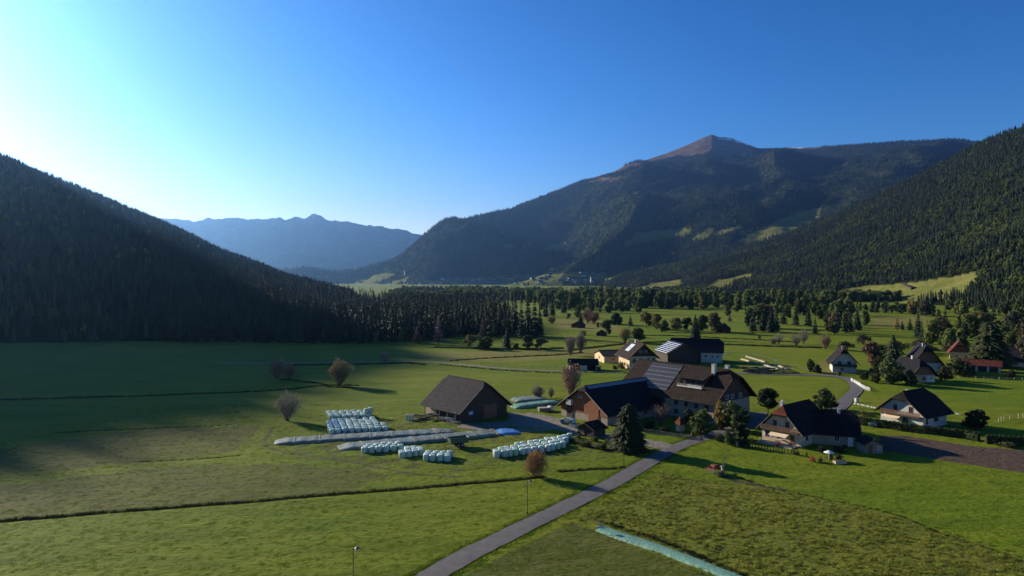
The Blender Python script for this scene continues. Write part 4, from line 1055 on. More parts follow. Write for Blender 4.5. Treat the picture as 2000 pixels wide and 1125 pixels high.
def forest_on(g, spacing, hlo, hhi, leaf_frac, nm, label, tmax=1.12, wide=0.75, leafzone=None):
    x, y, z, px, py = slope_points(g, spacing, 1, tmax)
    hh = rng.uniform(hlo, hhi, len(x))
    lf = rng.random(len(x)) < leaf_frac * np.clip(0.5 + 7.0 * fbm(x / 130, y / 130, 3, 19), 0.04, 2.4) * (leafzone(px, py, z) if leafzone else 1)
    for k in range(2):
        s = np.nonzero(~lf)[0][k::2]
        scatter_object(nm, np.stack([x[s], y[s], z[s]], 1), hh[s], [lend[k]], label, wscale=hh[s] * wide * 1.25)
        s = np.nonzero(lf)[0][k::2]
        if len(s): scatter_object(nm.replace('conifer', 'leafy'), np.stack([x[s], y[s], z[s]], 1), hh[s] * 0.85, [lend[2 + k]], label.replace('conifer', 'leafy'), wscale=hh[s] * 0.85 * wide * 1.1)
    return len(x)
n1 = forest_on(left_hill, 8.0, 8, 14, 0.03, 'conifer_forest', 'conifer forest covering the shaded left hillside')
n2 = forest_on(right_slope, 7.4, 9, 18, 0.34, 'slope_conifer_forest', 'conifer forest on the wooded right slope', leafzone=lambda px, py, z: np.clip(1.6 - z / 260, 0.15, 1.5))
n3 = forest_on(main_mountain, 20, 17, 26, 0.12, 'mountain_conifer_forest', 'conifer forest on the high mountain', tmax=1.02, wide=0.85, leafzone=lambda px, py, z: np.clip(1.4 - z / 500, 0.05, 1.4))
print('forest', n1, n2, n3)

# ------------------------------------------------------------------ houses
class House:
    """gable house: local x runs along the ridge from the near gable (0) to the far one (L), local y across it (0..W)"""
    def __init__(s, name, label, cat, right, left, L, eave, ridge, wall='plaster_white', upper=None, split=None, roof='roof_dark', oe=0.9, og=0.9, hip0=0.0, hip1=0.0, thick=0.22, W=None, group=None, trim=None):
        r = at(*right); l = at(*left)
        dx, dy = l[0] - r[0], l[1] - r[1]
        s.W = W or math.hypot(dx, dy); s.L = L; ang = math.atan2(dy, dx) - math.pi / 2
        s.t = thing(name, label, cat, (r[0], r[1], 0), ang, group)
        s.eave, s.ridge, s.oe, s.og, s.th = eave, ridge, oe, og, thick
        W = s.W; s.k = (ridge - eave) / (W / 2)
        s.h0, s.h1 = hip0, hip1
        s.wall_mat = wall
        sp_ = split if split else None
        def prof(z0, z1, grow):
            """closed cross-section between two heights, following the roof"""
            pts = []
            def half(z):   # half width available at height z
                if z <= eave: return W / 2
                return max(0.0, (ridge - z) / s.k)
            zz = [z0] + ([eave] if z0 < eave < z1 else []) + [z1]
            left_ = [(W / 2 + half(z) + (grow if z <= eave else 0), z) for z in zz]; right_ = [(W / 2 - half(z) - (grow if z <= eave else 0), z) for z in zz]
            P = right_[::-1] + left_
            out = []
            for p in P:
                if not out or (abs(out[-1][0] - p[0]) + abs(out[-1][1] - p[1])) > 1e-4: out.append(p)
            if abs(out[0][0] - out[-1][0]) + abs(out[0][1] - out[-1][1]) < 1e-4: out.pop()
            return out
        hipmin = min(ridge - 0.02, ridge - max(hip0, hip1) * (ridge - eave) - 0.05) if (hip0 or hip1) else ridge - 0.02
        ztop = hipmin - thick * 0.2
        def solid(z0, z1, mt, nm, grow):
            P = prof(z0, z1, grow); n = len(P)
            x0, x1 = -grow, L + grow
            V = [(x0, y, z) for y, z in P] + [(x1, y, z) for y, z in P]
            # sink the sloping top below the roof slab
            V = [(x, y, z - (thick + 0.03 if z > eave - 1e-6 else 0)) for x, y, z in V]
            Fc = [tuple(range(n)), tuple(range(n, 2 * n))[::-1]] + [((i + 1) % n, i, n + i, n + (i + 1) % n) for i in range(n)]
            MB().add(V, Fc).build(nm, mt, s.t)
        if upper and sp_:
            solid(-0.3, sp_, wall, 'wall', 0.0); solid(sp_, ztop, upper, 'timber_wall', 0.05)
        else:
            solid(-0.3, ztop, wall, 'wall', 0.0)
        # roof slab
        ra, rb = (0 if not hip0 else hip0 * W / 2 * 0.9) - og, L + og - (0 if not hip1 else hip1 * W / 2 * 0.9)
        y0h, y1h = hip0 * W / 2, hip1 * W / 2
        zr = ridge + 0.12; c = W / 2
        zE = zr - s.k * (c + oe)
        def slope(sgn):
            P = [(ra, c, zr), (rb, c, zr)]
            if hip1: P.append((L + og, c + sgn * y1h, zr - s.k * y1h))
            P += [(L + og, c + sgn * (c + oe), zE), (-og, c + sgn * (c + oe), zE)]
            if hip0: P.append((-og, c + sgn * y0h, zr - s.k * y0h))
            return P
        polys_ = [slope(-1), slope(1)[::-1]]
        if hip0: polys_.append([(ra, c, zr), (-og, c - y0h, zr - s.k * y0h), (-og, c + y0h, zr - s.k * y0h)][::-1])
        if hip1: polys_.append([(rb, c, zr), (L + og, c - y1h, zr - s.k * y1h), (L + og, c + y1h, zr - s.k * y1h)])
        verts = {}; V = []; Fc = []
        def vid(p, low):
            k_ = (round(p[0], 3), round(p[1], 3), round(p[2], 3), low)
            if k_ not in verts: verts[k_] = len(V); V.append((p[0], p[1], p[2] - (thick if low else 0)))
            return verts[k_]
        edges = {}
        for P in polys_:
            Fc.append(tuple(vid(p, 0) for p in P)); Fc.append(tuple(vid(p, 1) for p in P[::-1]))
            for a, b_ in zip(P, P[1:] + P[:1]):
                e = frozenset((vid(a, 0), vid(b_, 0))); edges.setdefault(e, []).append((a, b_))
        for e, l_ in edges.items():
            if len(l_) == 1:
                a, b_ = l_[0]; Fc.append((vid(b_, 0), vid(a, 0), vid(a, 1), vid(b_, 1)))
        s.roof = MB().add(V, Fc).build('roof', roof, s.t)
        s.c, s.zr, s.zE, s.ra, s.rb = c, zr, zE, ra, rb
        # ridge capping and barge boards
        MB().tube((ra, c, zr + 0.02), (rb, c, zr + 0.02), 0.10, 0.10, 6).build('ridge_cap', roof, s.t)
        tm = trim or 'wood_brown'
        for x_, yh in ((-og - 0.05, y0h), (L + og + 0.05, y1h)):
            for sgn in (-1, 1):
                MB().tube((x_, c + sgn * yh, zr - s.k * yh - 0.10), (x_, c + sgn * (c + oe), zE - 0.10), 0.10, 0.10, 4).build('barge_board', tm, s.t)
        for sgn in (-1, 1):
            MB().tube((-og, c + sgn * (c + oe + 0.08), zE - 0.1), (L + og, c + sgn * (c + oe + 0.08), zE - 0.1), 0.07, 0.07, 6).build('gutter', 'metal_dark', s.t)
    def face(s, side):
        """matrix whose local x runs along the face, y up, z out of it"""
        if side == 'front': return Matrix(((0, 0, -1, 0), (-1, 0, 0, s.W), (0, 1, 0, 0), (0, 0, 0, 1)))      # x from left (W) to right (0)
        if side == 'back': return Matrix(((0, 0, 1, s.L), (1, 0, 0, 0), (0, 1, 0, 0), (0, 0, 0, 1)))
        if side == 'right': return Matrix(((1, 0, 0, 0), (0, 0, -1, 0), (0, 1, 0, 0), (0, 0, 0, 1)))
        if side == 'left': return Matrix(((-1, 0, 0, s.L), (0, 0, 1, s.W), (0, 1, 0, 0), (0, 0, 0, 1)))
    def window(s, side, u, z, w=1.0, h=1.2, frame='window_frame', out=0.03, glass='glass', shutters=None, cross=True):
        M = s.face(side); m = MB(); f = 0.09
        a, b, d, e = u - w / 2, u + w / 2, z, z + h
        for bx in ((a, b, d, d + f), (a, b, e - f, e), (a, a + f, d + f, e - f), (b - f, b, d + f, e - f)):
            m.box(bx[0], bx[1], bx[2], bx[3], out - 0.12, out + 0.05, M)
        if cross: m.box(u - 0.03, u + 0.03, d + f, e - f, out - 0.1, out + 0.04, M)
        fr = m.build('window', frame, s.t)
        MB().box(a + f, b - f, d + f, e - f, out - 0.1, out + 0.015, M).build('pane', glass, fr)
        if shutters:
            for q in (-1, 1):
                x0 = u + q * (w / 2 + 0.04); x1 = u + q * (w / 2 + 0.04 + w * 0.45)
                MB().box(min(x0, x1), max(x0, x1), d, e, out, out + 0.05, M).build('shutter', shutters, fr)
    def door(s, side, u, w, h, m_='wood_dark', z=0.0, out=0.04):
        M = s.face(side)
        d = MB().box(u - w / 2, u + w / 2, z, z + h, out - 0.1, out + 0.04, M).build('door', m_, s.t)
        MB().box(u + w * 0.36, u + w * 0.40, z + h * 0.45, z + h * 0.52, out + 0.04, out + 0.10, M).build('handle', 'metal_grey', d)
    def balcony(s, side, u0, u1, z, depth=1.1, mt='wood_brown', rail=0.95, pos=0.0):
        M = s.face(side); b = MB().box(u0, u1, z, z + 0.15, pos + 0.02, pos + depth, M).build('balcony', mt, s.t)
        m = MB().box(u0, u1, z + rail, z + rail + 0.09, pos + depth - 0.1, pos + depth, M)
        m.box(u0, u1, z + 0.25, z + 0.32, pos + depth - 0.08, pos + depth - 0.02, M); m.build('handrail', mt, b)
        n = int((u1 - u0) / 0.32)
        for i in range(n + 1):
            x = u0 + (u1 - u0) * i / n
            MB().box(x - 0.11, x + 0.11, z + 0.15, z + rail, pos + depth - 0.075, pos + depth - 0.03, M).build('baluster', mt, b)
    def chimney(s, x, y, w=0.6, h=1.2, mt='plaster_white', top=None):
        zt = s.zr - s.k * abs(y - s.c); t_ = top or (max(zt, s.zr - 0.6) + h)
        ch = MB().box(x - w / 2, x + w / 2, y - w / 2, y + w / 2, zt - 0.5, t_).build('chimney', mt, s.roof)
        MB().box(x - w / 2 - 0.08, x + w / 2 + 0.08, y - w / 2 - 0.08, y + w / 2 + 0.08, t_, t_ + 0.1).build('chimney_cap', 'concrete', s.roof)
    def slope_pt(s, sgn, x, d, lift=0.0):
        """point on the roof: d metres (plan) from the ridge down the slope on side sgn (-1 = y 0 side)"""
        n = Vector((0, sgn * s.k, 1)).normalized()
        return Vector((x, s.c + sgn * d, s.zr - s.k * d)) + n * lift
    def panel(s, sgn, x0, x1, d0, d1, mt='solar', lift=0.08, name='solar_panel', t=0.05):
        V = [s.slope_pt(sgn, x, d, l) for l in (lift, lift + t) for x, d in ((x0, d0), (x1, d0), (x1, d1), (x0, d1))]
        return MB().add(V, [(3, 2, 1, 0), (4, 5, 6, 7), (0, 1, 5, 4), (1, 2, 6, 5), (2, 3, 7, 6), (3, 0, 4, 7)]).build(name, mt, s.t)
    def panels(s, sgn, x0, x1, d0, d1, nx, nd, mt='solar', gapx=0.03, gapd=0.12, lift=0.10, rail=None):
        for i in range(nx):
            for j in range(nd):
                a = x0 + (x1 - x0) * i / nx; b = x0 + (x1 - x0) * (i + 1) / nx - gapx
                c = d0 + (d1 - d0) * j / nd; d = d0 + (d1 - d0) * (j + 1) / nd - gapd
                s.panel(sgn, a, b, c, d, mt, lift)
        if rail:
            for j in range(nd):
                d = d0 + (d1 - d0) * (j + 1) / nd - gapd
                s.panel(sgn, x0, x1 - gapx, d + 0.01, d + gapd - 0.01, rail, lift * 0.8, 'mounting_rail')
def planks(h, side, u0, u1, z0, ztopf, mt, w=0.9):
    """upright boards as single parts, standing 3 cm proud of the wall"""
    M = h.face(side); n = max(1, int((u1 - u0) / w))
    for i in range(n):
        a = u0 + (u1 - u0) * i / n; b = u0 + (u1 - u0) * (i + 1) / n - 0.03
        zt = min(ztopf(a), ztopf(b)); p = random.uniform(0.055, 0.085)
        if zt - z0 > 0.3: MB().box(a, b, z0, zt, 0.02, p, M).build('board', mt, h.t)
def gable_top(h, m=0.35):
    return lambda u: min(h.ridge - h.k * abs(u - h.W / 2) - h.th - m, h.ridge - (max(h.h0, h.h1)) * (h.ridge - h.eave) - m)

# dark hay barn, left
b = House('hay_barn', 'dark weathered hay barn with steep slate roof beside the wrapped bales', 'barn', (990, 811), (901, 827), 15.0, 3.5, 9.3, wall='wood_dark', roof='roof_slate', oe=1.3, og=0.9, hip0=0.16, hip1=0.16, trim='wood_grey')
planks(b, 'front', 0.3, b.W - 0.3, 0.2, gable_top(b), 'wood_dark', 0.75)
b.door('front', b.W * 0.62, 4.2, 3.6, 'wood_brown', out=0.10)
MB().box(2.2, 3.6, 1.7, 2.6, 0.09, 0.13, b.face('front')).build('blue_sign', 'tarp_blue', b.t)
MB().box(2.5, 3.3, 1.95, 2.35, 0.13, 0.14, b.face('front')).build('sign_sheet', 'white_trim', b.t)
MB().box(0.2, 5.0, 0.1, 2.7, 0.02, 0.07, b.face('left')).build('lean_boards', 'wood_pale', b.t)
for k in range(5): MB().tube((1.0 + k * 3.2, b.W + 1.1, 0), (1.0 + k * 3.2, b.W + 1.1, 2.9), 0.09, 0.09, 6).build('post', 'wood_grey', b.t)

# red timber barn, middle
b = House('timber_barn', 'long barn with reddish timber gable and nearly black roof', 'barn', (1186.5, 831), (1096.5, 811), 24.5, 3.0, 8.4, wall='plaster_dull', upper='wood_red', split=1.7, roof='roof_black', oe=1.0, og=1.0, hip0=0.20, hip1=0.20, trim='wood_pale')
planks(b, 'front', 0.2, b.W - 0.2, 1.75, gable_top(b), 'wood_red', 0.55)
b.window('front', b.W * 0.42, 5.4, 1.3, 0.7, 'white_trim', out=0.1)
b.door('front', b.W * 0.20, 2.2, 3.2, 'wood_dark', out=0.12)
b.door('front', b.W * 0.72, 3.4, 3.4, 'wood_red', out=0.12)
MB().box(2.6, 4.4, 3.3, 4.7, 0.1, 0.9, b.face('front')).build('hoist_hatch', 'concrete', b.t)
for i in range(12): b.panel(-1, 0.6 + i * 1.95, 0.6 + i * 1.95 + 1.9, 0.2, 1.1, 'metal_grey', 0.05, 'ridge_vent')
for k in range(4): b.window('right', 4 + k * 5, 1.0, 1.2, 0.9, 'window_frame_brown')

# the big farmhouse: barn half and house half under one long roof
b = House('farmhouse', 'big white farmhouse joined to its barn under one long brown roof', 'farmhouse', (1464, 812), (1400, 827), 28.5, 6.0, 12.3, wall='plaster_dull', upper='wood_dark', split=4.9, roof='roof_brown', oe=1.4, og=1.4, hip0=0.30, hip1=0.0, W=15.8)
FH = b
# the house's near slope is the y = W side (sgn +1)
b.panels(1, 14.2, 24.2, 0.5, 7.6, 10, 6, 'solar_dull', gapd=0.14, rail='metal_grey')
b.chimney(4.2, b.c + 1.6, 0.9, 1.7); b.chimney(2.6, b.c - 1.8, 0.9, 1.3)
b.window('front', b.W * 0.35, 5.3, 1.2, 1.1); b.window('front', b.W * 0.5, 5.3, 1.2, 1.1); b.window('front', b.W * 0.72, 5.3, 1.2, 1.1)
for u in (2.2, 5.5, 9, 12.6): b.window('front', u, 1.1, 1.1, 1.3, shutters='wood_brown')
for u in (17.5, 20.5, 23.5, 26.5): b.window('left', u, 3.1, 1.1, 1.2, 'window_frame_brown'); b.window('left', u, 0.9, 1.1, 1.2, 'window_frame_brown')
for u in (2.5, 6.5, 10.5, 13.5): b.window('left', u, 1.0, 1.0, 0.9, 'window_frame_brown')
MB().box(0.1, 14, 3.0, 5.4, 0.02, 0.10, b.face('left')).build('timber_front', 'wood_dark', b.t)
# wide shed dormer with a pale balcony under its eave
x0, x1 = 4.5, 12.0
zA = b.zr - b.k * 1.0; zB = b.zr - b.k * 5.6 + 2.3
dm = MB()
V = [(x0 - .5, b.c + 0.8, zA + .02), (x1 + .5, b.c + 0.8, zA + .02), (x1 + .5, b.c + 6.3, zB - .25), (x0 - .5, b.c + 6.3, zB - .25)]
V += [(x, y, z - 0.2) for x, y, z in V]
dr = dm.add(V, [(0, 1, 2, 3), (7, 6, 5, 4), (0, 4, 5, 1), (1, 5, 6, 2), (2, 6, 7, 3), (3, 7, 4, 0)]).build('dormer_roof', 'roof_brown', b.t)
yb = b.c + 5.5
MB().add([(x0, yb, zB - 2.6), (x1, yb, zB - 2.6), (x1, yb, zB - .25), (x0, yb, zB - .25), (x0, b.c + 1.2, zA - .35), (x1, b.c + 1.2, zA - .35), (x0, b.c + 2.5, zA - 2), (x1, b.c + 2.5, zA - 2)],
         [(0, 1, 2, 3), (0, 3, 4, 6), (1, 7, 5, 2), (3, 2, 5, 4)]).build('dormer_wall', 'wood_dark', b.t)
MB().box(x0 + 0.1, x1 - 0.1, yb, yb + 1.0, zB - 2.55, zB - 2.35).build('dormer_balcony', 'white_trim', b.t)
for i in range(16):
    x = x0 + 0.3 + i * (x1 - x0 - 0.6) / 15
    MB().box(x - .12, x + .12, yb + 0.93, yb + 0.98, zB - 2.35, zB - 1.75).build('balcony_slat', 'white_trim' if i < 9 else 'wood_pale', b.t)
for i in range(4): MB().box(x0 + 1 + i * 1.8, x0 + 1.9 + i * 1.8, yb + 0.01, yb + 0.06, zB - 1.9, zB - 0.7).build('dormer_window', 'glass', b.t)

# small shrine by the picket fence
x, y, _ = at(1325, 842); t = thing('wayside_shrine', 'tiny cream shrine with pointed red roof behind the picket fence', 'shrine', (x, y, 0), 0.55)
MB().box(-.2, 1.3, -.7, .7, 0, 1.7).build('wall', 'plaster_cream', t)
MB().add([(-.55, -1.05, 1.6), (1.65, -1.05, 1.6), (1.65, 1.05, 1.6), (-.55, 1.05, 1.6), (.55, 0, 3.4)], [(0, 1, 4), (1, 2, 4), (2, 3, 4), (3, 0, 4), (3, 2, 1, 0)]).build('roof', 'roof_rust', t)
MB().tube((.55, 0, 3.3), (.55, 0, 3.9), .04, .03, 5).box(.35, .75, -.03, .03, 3.62, 3.68).build('cross', 'metal_dark', t)

# cream three storey house behind
b = House('chalet_house', 'cream three storey farmhouse with pale solar collector and dark timber gable', 'house', (1281, 721), (1229.5, 722), 14.0, 5.3, 10.0, wall='plaster_cream', upper='wood_dark', split=5.2, roof='roof_brown', oe=1.3, og=1.6)
b.balcony('front', 1.0, b.W, 2.7, 1.2, 'wood_dark'); b.balcony('front', 2.6, b.W - 2.6, 5.5, 1.0, 'wood_dark')
for u in (2, 4.4, 7.5, 9.6): b.window('front', u, 3.3, 1.1, 1.3); b.window('front', u, 0.9, 1.1, 1.3)
b.window('front', b.W * .42, 6.1, 1.1, 1.2); b.window('front', b.W * .62, 6.1, 1.1, 1.2)
for u in (2, 5, 8, 11): b.window('left', u, 3.6, 1.0, 1.2, 'window_frame_brown'); b.window('left', u, 0.9, 1.0, 1.2, 'window_frame_brown')
for i in range(3):
    for j in range(2): b.panel(1, 5.0 + i * 1.5, 6.45 + i * 1.5, 1.2 + j * 1.5, 2.6 + j * 1.5, 'skylight', 0.1)
b.chimney(7.5, b.c + .2, 0.8, 1.0)
# low annex
b = House('low_annex', 'long low cream building with a shallow dark roof left of the cream farmhouse', 'building', (1180, 709), (1161.5, 701.5), 11.5, 2.9, 4.6, wall='plaster_cream', roof='roof_slate', oe=0.5, og=0.5)
b.window('front', b.W * .5, 1.1, 1.2, 1.0, 'window_frame_brown'); b.window('right', 4, 1.1, 1.2, 1.0, 'window_frame_brown')
# open garage
x, y, _ = at(1113, 723.5); t = thing('open_garage', 'low garage with dark pitched roof and two dark open bays', 'garage', (x, y, 0), -0.02)
for (a_, b_) in ((0, .35), (4.3, 6.6), (10.1, 10.5)): MB().box(a_, b_, 0, 4.5, 0, 2.3).build('wall', 'plaster_white', t)
MB().box(0, 10.5, 4.6, 4.9, 0, 2.3).build('back_wall', 'wood_dark', t)
V = [(-.6, -.6, 2.2), (11.1, -.6, 2.2), (11.1, 2.4, 4.3), (-.6, 2.4, 4.3), (-.6, 5.5, 2.2), (11.1, 5.5, 2.2)]
MB().add(V + [(p[0], p[1], p[2] - .18) for p in V], [(0, 1, 2, 3), (3, 2, 5, 4), (6, 9, 8, 7), (9, 10, 11, 8), (0, 6, 7, 1), (4, 5, 11, 10), (0, 3, 9, 6), (3, 4, 10, 9), (1, 7, 8, 2), (2, 8, 11, 5)]).build('roof', 'roof_black', t)
# dark blue roofed barn
b = House('long_barn', 'long barn with black half hipped roof and white end wall behind the big farmhouse', 'barn', (1411, 703), (1410, 721), 21.0, 4.8, 9.4, wall='wood_dark', roof='roof_black', oe=0.8, og=0.6, hip0=0.35, hip1=0.1, W=11)
M = b.face('left'); W_ = b.L
MB().box(W_ - 8.6, W_ + 0.05, -0.2, 4.3, 0.02, 0.12, M).build('white_wall', 'plaster_white', b.t)
for u in (W_ - 6.6, W_ - 3.9, W_ - 1.9): b.window('left', u, 2.0, 1.0, 1.2, 'window_frame', out=0.13)
b.door('left', 5, 3, 3, 'wood_brown')
# barn with striped solar roof
b = House('solar_barn', 'barn whose left roof slope is covered in blue and white solar rows', 'barn', (1363, 710), (1302, 711), 15.0, 4.4, 8.2, wall='wood_dark', roof='roof_dark', oe=0.6, og=0.6, W=13)
b.panels(1, 0.0, 15.0, 0.2, 6.8, 5, 7, 'solar', gapx=0.01, gapd=0.28, lift=0.12, rail='white_trim')

# front house with balcony and awning
b = House('family_house', 'cream family house with beige awning, brown balcony and half hip painted sunlit red', 'house', (1564.5, 873.5), (1493, 859.5), 12.0, 3.4, 7.9, wall='plaster_cream', roof='roof_dark', oe=0.9, og=1.0, hip0=0.42, hip1=0.2, W=8.8, trim='wood_pale')
V = [tuple(Vector(p) + Vector((-.06, 0, .05))) for p in [(b.ra, b.c, b.zr), (-b.og, b.c - .42 * b.W / 2, b.zr - b.k * .42 * b.W / 2), (-b.og, b.c + .42 * b.W / 2, b.zr - b.k * .42 * b.W / 2)]]
MB().add(V + [(p[0], p[1], p[2] - .03) for p in V], [(2, 1, 0), (3, 4, 5), (0, 1, 4, 3), (1, 2, 5, 4), (2, 0, 3, 5)]).build('hip_tiles', 'roof_rust', b.t)  # redder sheet over the hip, its sunlit look put into the colour
b.balcony('front', 0.3, b.W - 0.2, 2.75, 1.2, 'wood_brown')
b.window('front', 3.0, 3.5, 0.9, 1.3, 'window_frame_brown'); b.window('front', 5.8, 3.5, 0.9, 1.3, 'window_frame_brown')
b.window('front', 1.3, 1.0, 1.0, 1.2, 'window_frame_brown', shutters='white_trim'); b.window('front', 4.0, 0.9, 0.9, 1.2, 'window_frame_brown'); b.door('front', 6.9, 0.95, 2.1, 'wood_brown')
aw = [(2.6, 2.6, .1), (6.6, 2.6, .1), (6.6, 1.9, 2.3), (2.6, 1.9, 2.3)]; M = b.face('front')
MB().add([tuple(M @ Vector(p)) for p in aw] + [tuple(M @ (Vector(p) - Vector((0, .05, 0)))) for p in aw], [(0, 1, 2, 3), (7, 6, 5, 4), (0, 4, 5, 1), (1, 5, 6, 2), (2, 6, 7, 3), (3, 7, 4, 0)]).build('awning', 'awning', b.t)
b.window('right', 2.4, 1.0, 0.9, 1.3, 'window_frame_brown'); b.window('right', 6.6, 1.2, 0.8, 0.9, 'window_frame_brown'); b.window('right', 9.6, 1.2, 0.8, 0.9, 'window_frame_brown')
b.chimney(2.6, b.c + 1.2, .7, .9)
for q in (-.15, .2): MB().tube((2.6 + q, b.c + 1.2, b.zr + .4), (2.6 + q, b.c + 1.2, b.zr + .75), .10, .10, 8).build('flue', 'white_trim', b.roof)
MB().box(1.5, 8.6, .02, 2.8, .02, .14, M @ Matrix.Rotation(math.pi / 2, 4, 'X') @ Matrix.Identity(4)) if False else None
MB().box(-3.2, -0.02, 0.4, b.W - .3, 0.0, 0.16).build('terrace', 'wood_pale', b.t)
# its darker rear wing
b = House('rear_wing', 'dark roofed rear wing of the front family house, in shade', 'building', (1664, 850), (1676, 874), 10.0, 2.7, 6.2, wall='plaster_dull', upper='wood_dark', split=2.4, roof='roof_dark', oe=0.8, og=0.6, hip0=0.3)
b.window('left', 6.0, 0.9, 1.0, 1.2); b.door('left', 8.6, 1.0, 2.0, 'white_trim'); b.chimney(3.2, b.c + .6, .5, .8)
b.panel(-1, 3, 3.8, 1.2, 2.1, 'skylight', .04, 'roof_window')
# garden shed
b = House('garden_shed', 'small grey garden shed in the shade right of the front house', 'shed', (1724, 887), (1690, 887), 3.4, 2.0, 2.9, wall='wood_grey', roof='roof_black', oe=.3, og=.3)
b.door('front', 1.0, .9, 1.8, 'wood_brown'); b.window('front', 2.8, .8, .7, .8)

# balcony chalet, right
b = House('balcony_chalet', 'pale chalet with reddish balcony and dark half hip roof behind the long hedge', 'house', (1803, 838.5), (1720, 823.5), 10.5, 3.7, 8.0, wall='plaster_white', roof='roof_dark', oe=1.2, og=1.2, hip0=0.40, hip1=0.35, trim='wood_brown')
b.balcony('front', 0.6, b.W - .3, 2.6, 1.2, 'wood_brown')
b.window('front', 3.6, 3.3, .9, 1.5, 'window_frame_brown'); b.window('front', 7.2, 3.3, .9, 1.5, 'window_frame_brown')
b.window('front', 6.0, .8, 1.4, 1.3, 'window_frame_brown'); b.window('right', 1.6, 1.0, .8, 1.1, 'window_frame_brown'); b.window('right', 5.6, 1.2, 1.9, 1.2, 'window_frame_brown')
M = b.face('front'); aw = [(1.2, 2.45, .1), (5.2, 2.45, .1), (5.2, 1.9, 1.9), (1.2, 1.9, 1.9)]
MB().add([tuple(M @ Vector(p)) for p in aw] + [tuple(M @ (Vector(p) - Vector((0, .05, 0)))) for p in aw], [(0, 1, 2, 3), (7, 6, 5, 4), (0, 4, 5, 1), (1, 5, 6, 2), (2, 6, 7, 3), (3, 7, 4, 0)]).build('awning', 'awning', b.t)
b.chimney(3.4, b.c + .5, .6, .5)

# chalet beside the curving road
b = House('white_chalet', 'white chalet with deep dark half hip roof and wooden balcony by the curving road', 'house', (1673, 729), (1626, 727), 12.0, 4.4, 9.0, wall='plaster_white', roof='roof_dark', oe=1.3, og=1.6, hip0=0.35, hip1=0.3)
b.balcony('front', .5, b.W, 2.3, 1.2, 'wood_dark'); b.window('front', 2.4, 2.9, 1.2, 1.4, 'window_frame_brown'); b.window('front', 5.6, 2.9, 1.2, 1.4, 'window_frame_brown'); b.window('front', 3.2, .7, 1.0, 1.0, 'window_frame_brown')
b.chimney(4, b.c + .3, .6, .7, 'concrete')
# houses on the right
b = House('yellow_house', 'dark roofed house with a small corner painted sunlit yellow on the right', 'house', (1826, 746), (1768, 748), 9.0, 2.8, 7.6, wall='plaster_dull', upper='wood_brown', split=2.6, roof='roof_black', oe=1.0, og=1.0, hip0=.45, W=9.8)
MB().box(0.2, 3.6, 0.0, 2.5, .02, .07, b.face('front')).build('yellow_wall', 'plaster_yellow', b.t); b.window('front', 2.0, .7, .9, 1.2, 'window_frame_brown', out=.09); b.window('front', 5.4, .7, .9, 1.2, 'window_frame_brown'); MB().box(6.6, 9.75, .0, 2.2, .02, .08, b.face('front')).build('white_wall', 'plaster_white', b.t); b.window('front', 8.2, .9, .8, .9, 'window_frame', out=.1)  # the yellow panel paints a sunlit bit onto the dull wall
b.chimney(4.5, b.c, .6, .8)
b = House('twin_roof_house', 'tall dark roofed house with white flue right behind the yellow lit house', 'house', (1840, 727), (1782, 725), 11.0, 3.6, 10.0, wall='plaster_white', upper='wood_brown', split=3.3, roof='roof_black', oe=1.2, og=1.0, hip0=.35, hip1=.2)
b.window('front', 9.0, 1.0, 1.0, 1.2); b.chimney(4, b.c + .4, .6, .8)
b = House('red_roofed_house', 'house with partly red roof among trees under the round orange tree', 'house', (1893, 704), (1855, 702), 11.0, 3.6, 8.2, wall='plaster_cream', upper='wood_brown', split=3.3, roof='roof_rust', oe=1.2, og=1.2, hip0=.4, hip1=.2)
b.window('front', 2.6, .9, 1.0, 1.2); b.window('front', 6, .9, 1.0, 1.2); b.chimney(4, b.c + .4, .6, .8)
b = House('row_garage', 'low row of garages with brown roof and white pillars at the right', 'garage', (1954, 724), (1957, 737), 11.5, 2.3, 4.0, wall='wood_dark', roof='roof_rust', oe=.5, og=.4, W=7)
M = b.face('left')
for i, u in enumerate((.1, 3.6, 7.2, 10.7)): MB().box(u, u + .7, 0, 2.2, .02, .25, M).build('pillar', 'plaster_white', b.t)
b = House('end_house', 'low dark roofed house with tall flue cut by the right edge', 'house', (2066, 715), (2075, 731), 22.0, 3.0, 7.0, wall='plaster_cream', upper='wood_brown', split=1.6, roof='roof_slate', oe=1.0, og=.6, W=12, trim='white_trim')
MB().tube((15.0, b.c + 1.0, 5.6), (19.5, b.c + 1.0, 8.8), .13, .13, 8).build('flue', 'white_trim', b.roof)
for u in (2, 5, 8.5, 12, 17): b.window('left', u, 1.0, 1.1, 1.1, 'window_frame_brown')
# field huts
for (rp, lp, L_, e_, r_, lab) in [((1136, 641), (1116, 640), 5, 2.2, 4.2, 'small dark timber hut in the far meadow below the pinkish trees'), ((1181, 656.5), (1165, 656), 4, 1.8, 3.4, 'smaller dark timber hut beside the olive trees, nearer than the other field hut'),
                               ((1427, 649), (1402, 648.5), 6, 2.6, 6.0, 'dark timber field hut with steep roof in front of the lit meadow'), ((1786, 566), (1770, 565), 12, 4, 9, 'lone farmhouse with pale roof on the lit slope')]:
    h = House('field_hut' if e_ < 3.5 else 'slope_farmhouse', lab, 'hut' if e_ < 3.5 else 'farmhouse', rp, lp, L_, e_, r_, wall='wood_dark', roof='roof_black' if e_ < 3.5 else 'roof_slate', oe=.5, og=.5)
    h.door('front', h.W / 2, h.W * .2, e_ * .7, 'wood_brown')
    if e_ > 3.5:
        g = right_slope; px_, py_ = 1778, 566
        k = np.argmin(np.where(g['T'] >= 0, (g['px'] - px_) ** 2 + (g['py'] - py_) ** 2, 1e9)); h.t.location = (g['X'].flat[k], g['Y'].flat[k], g['Z'].flat[k])
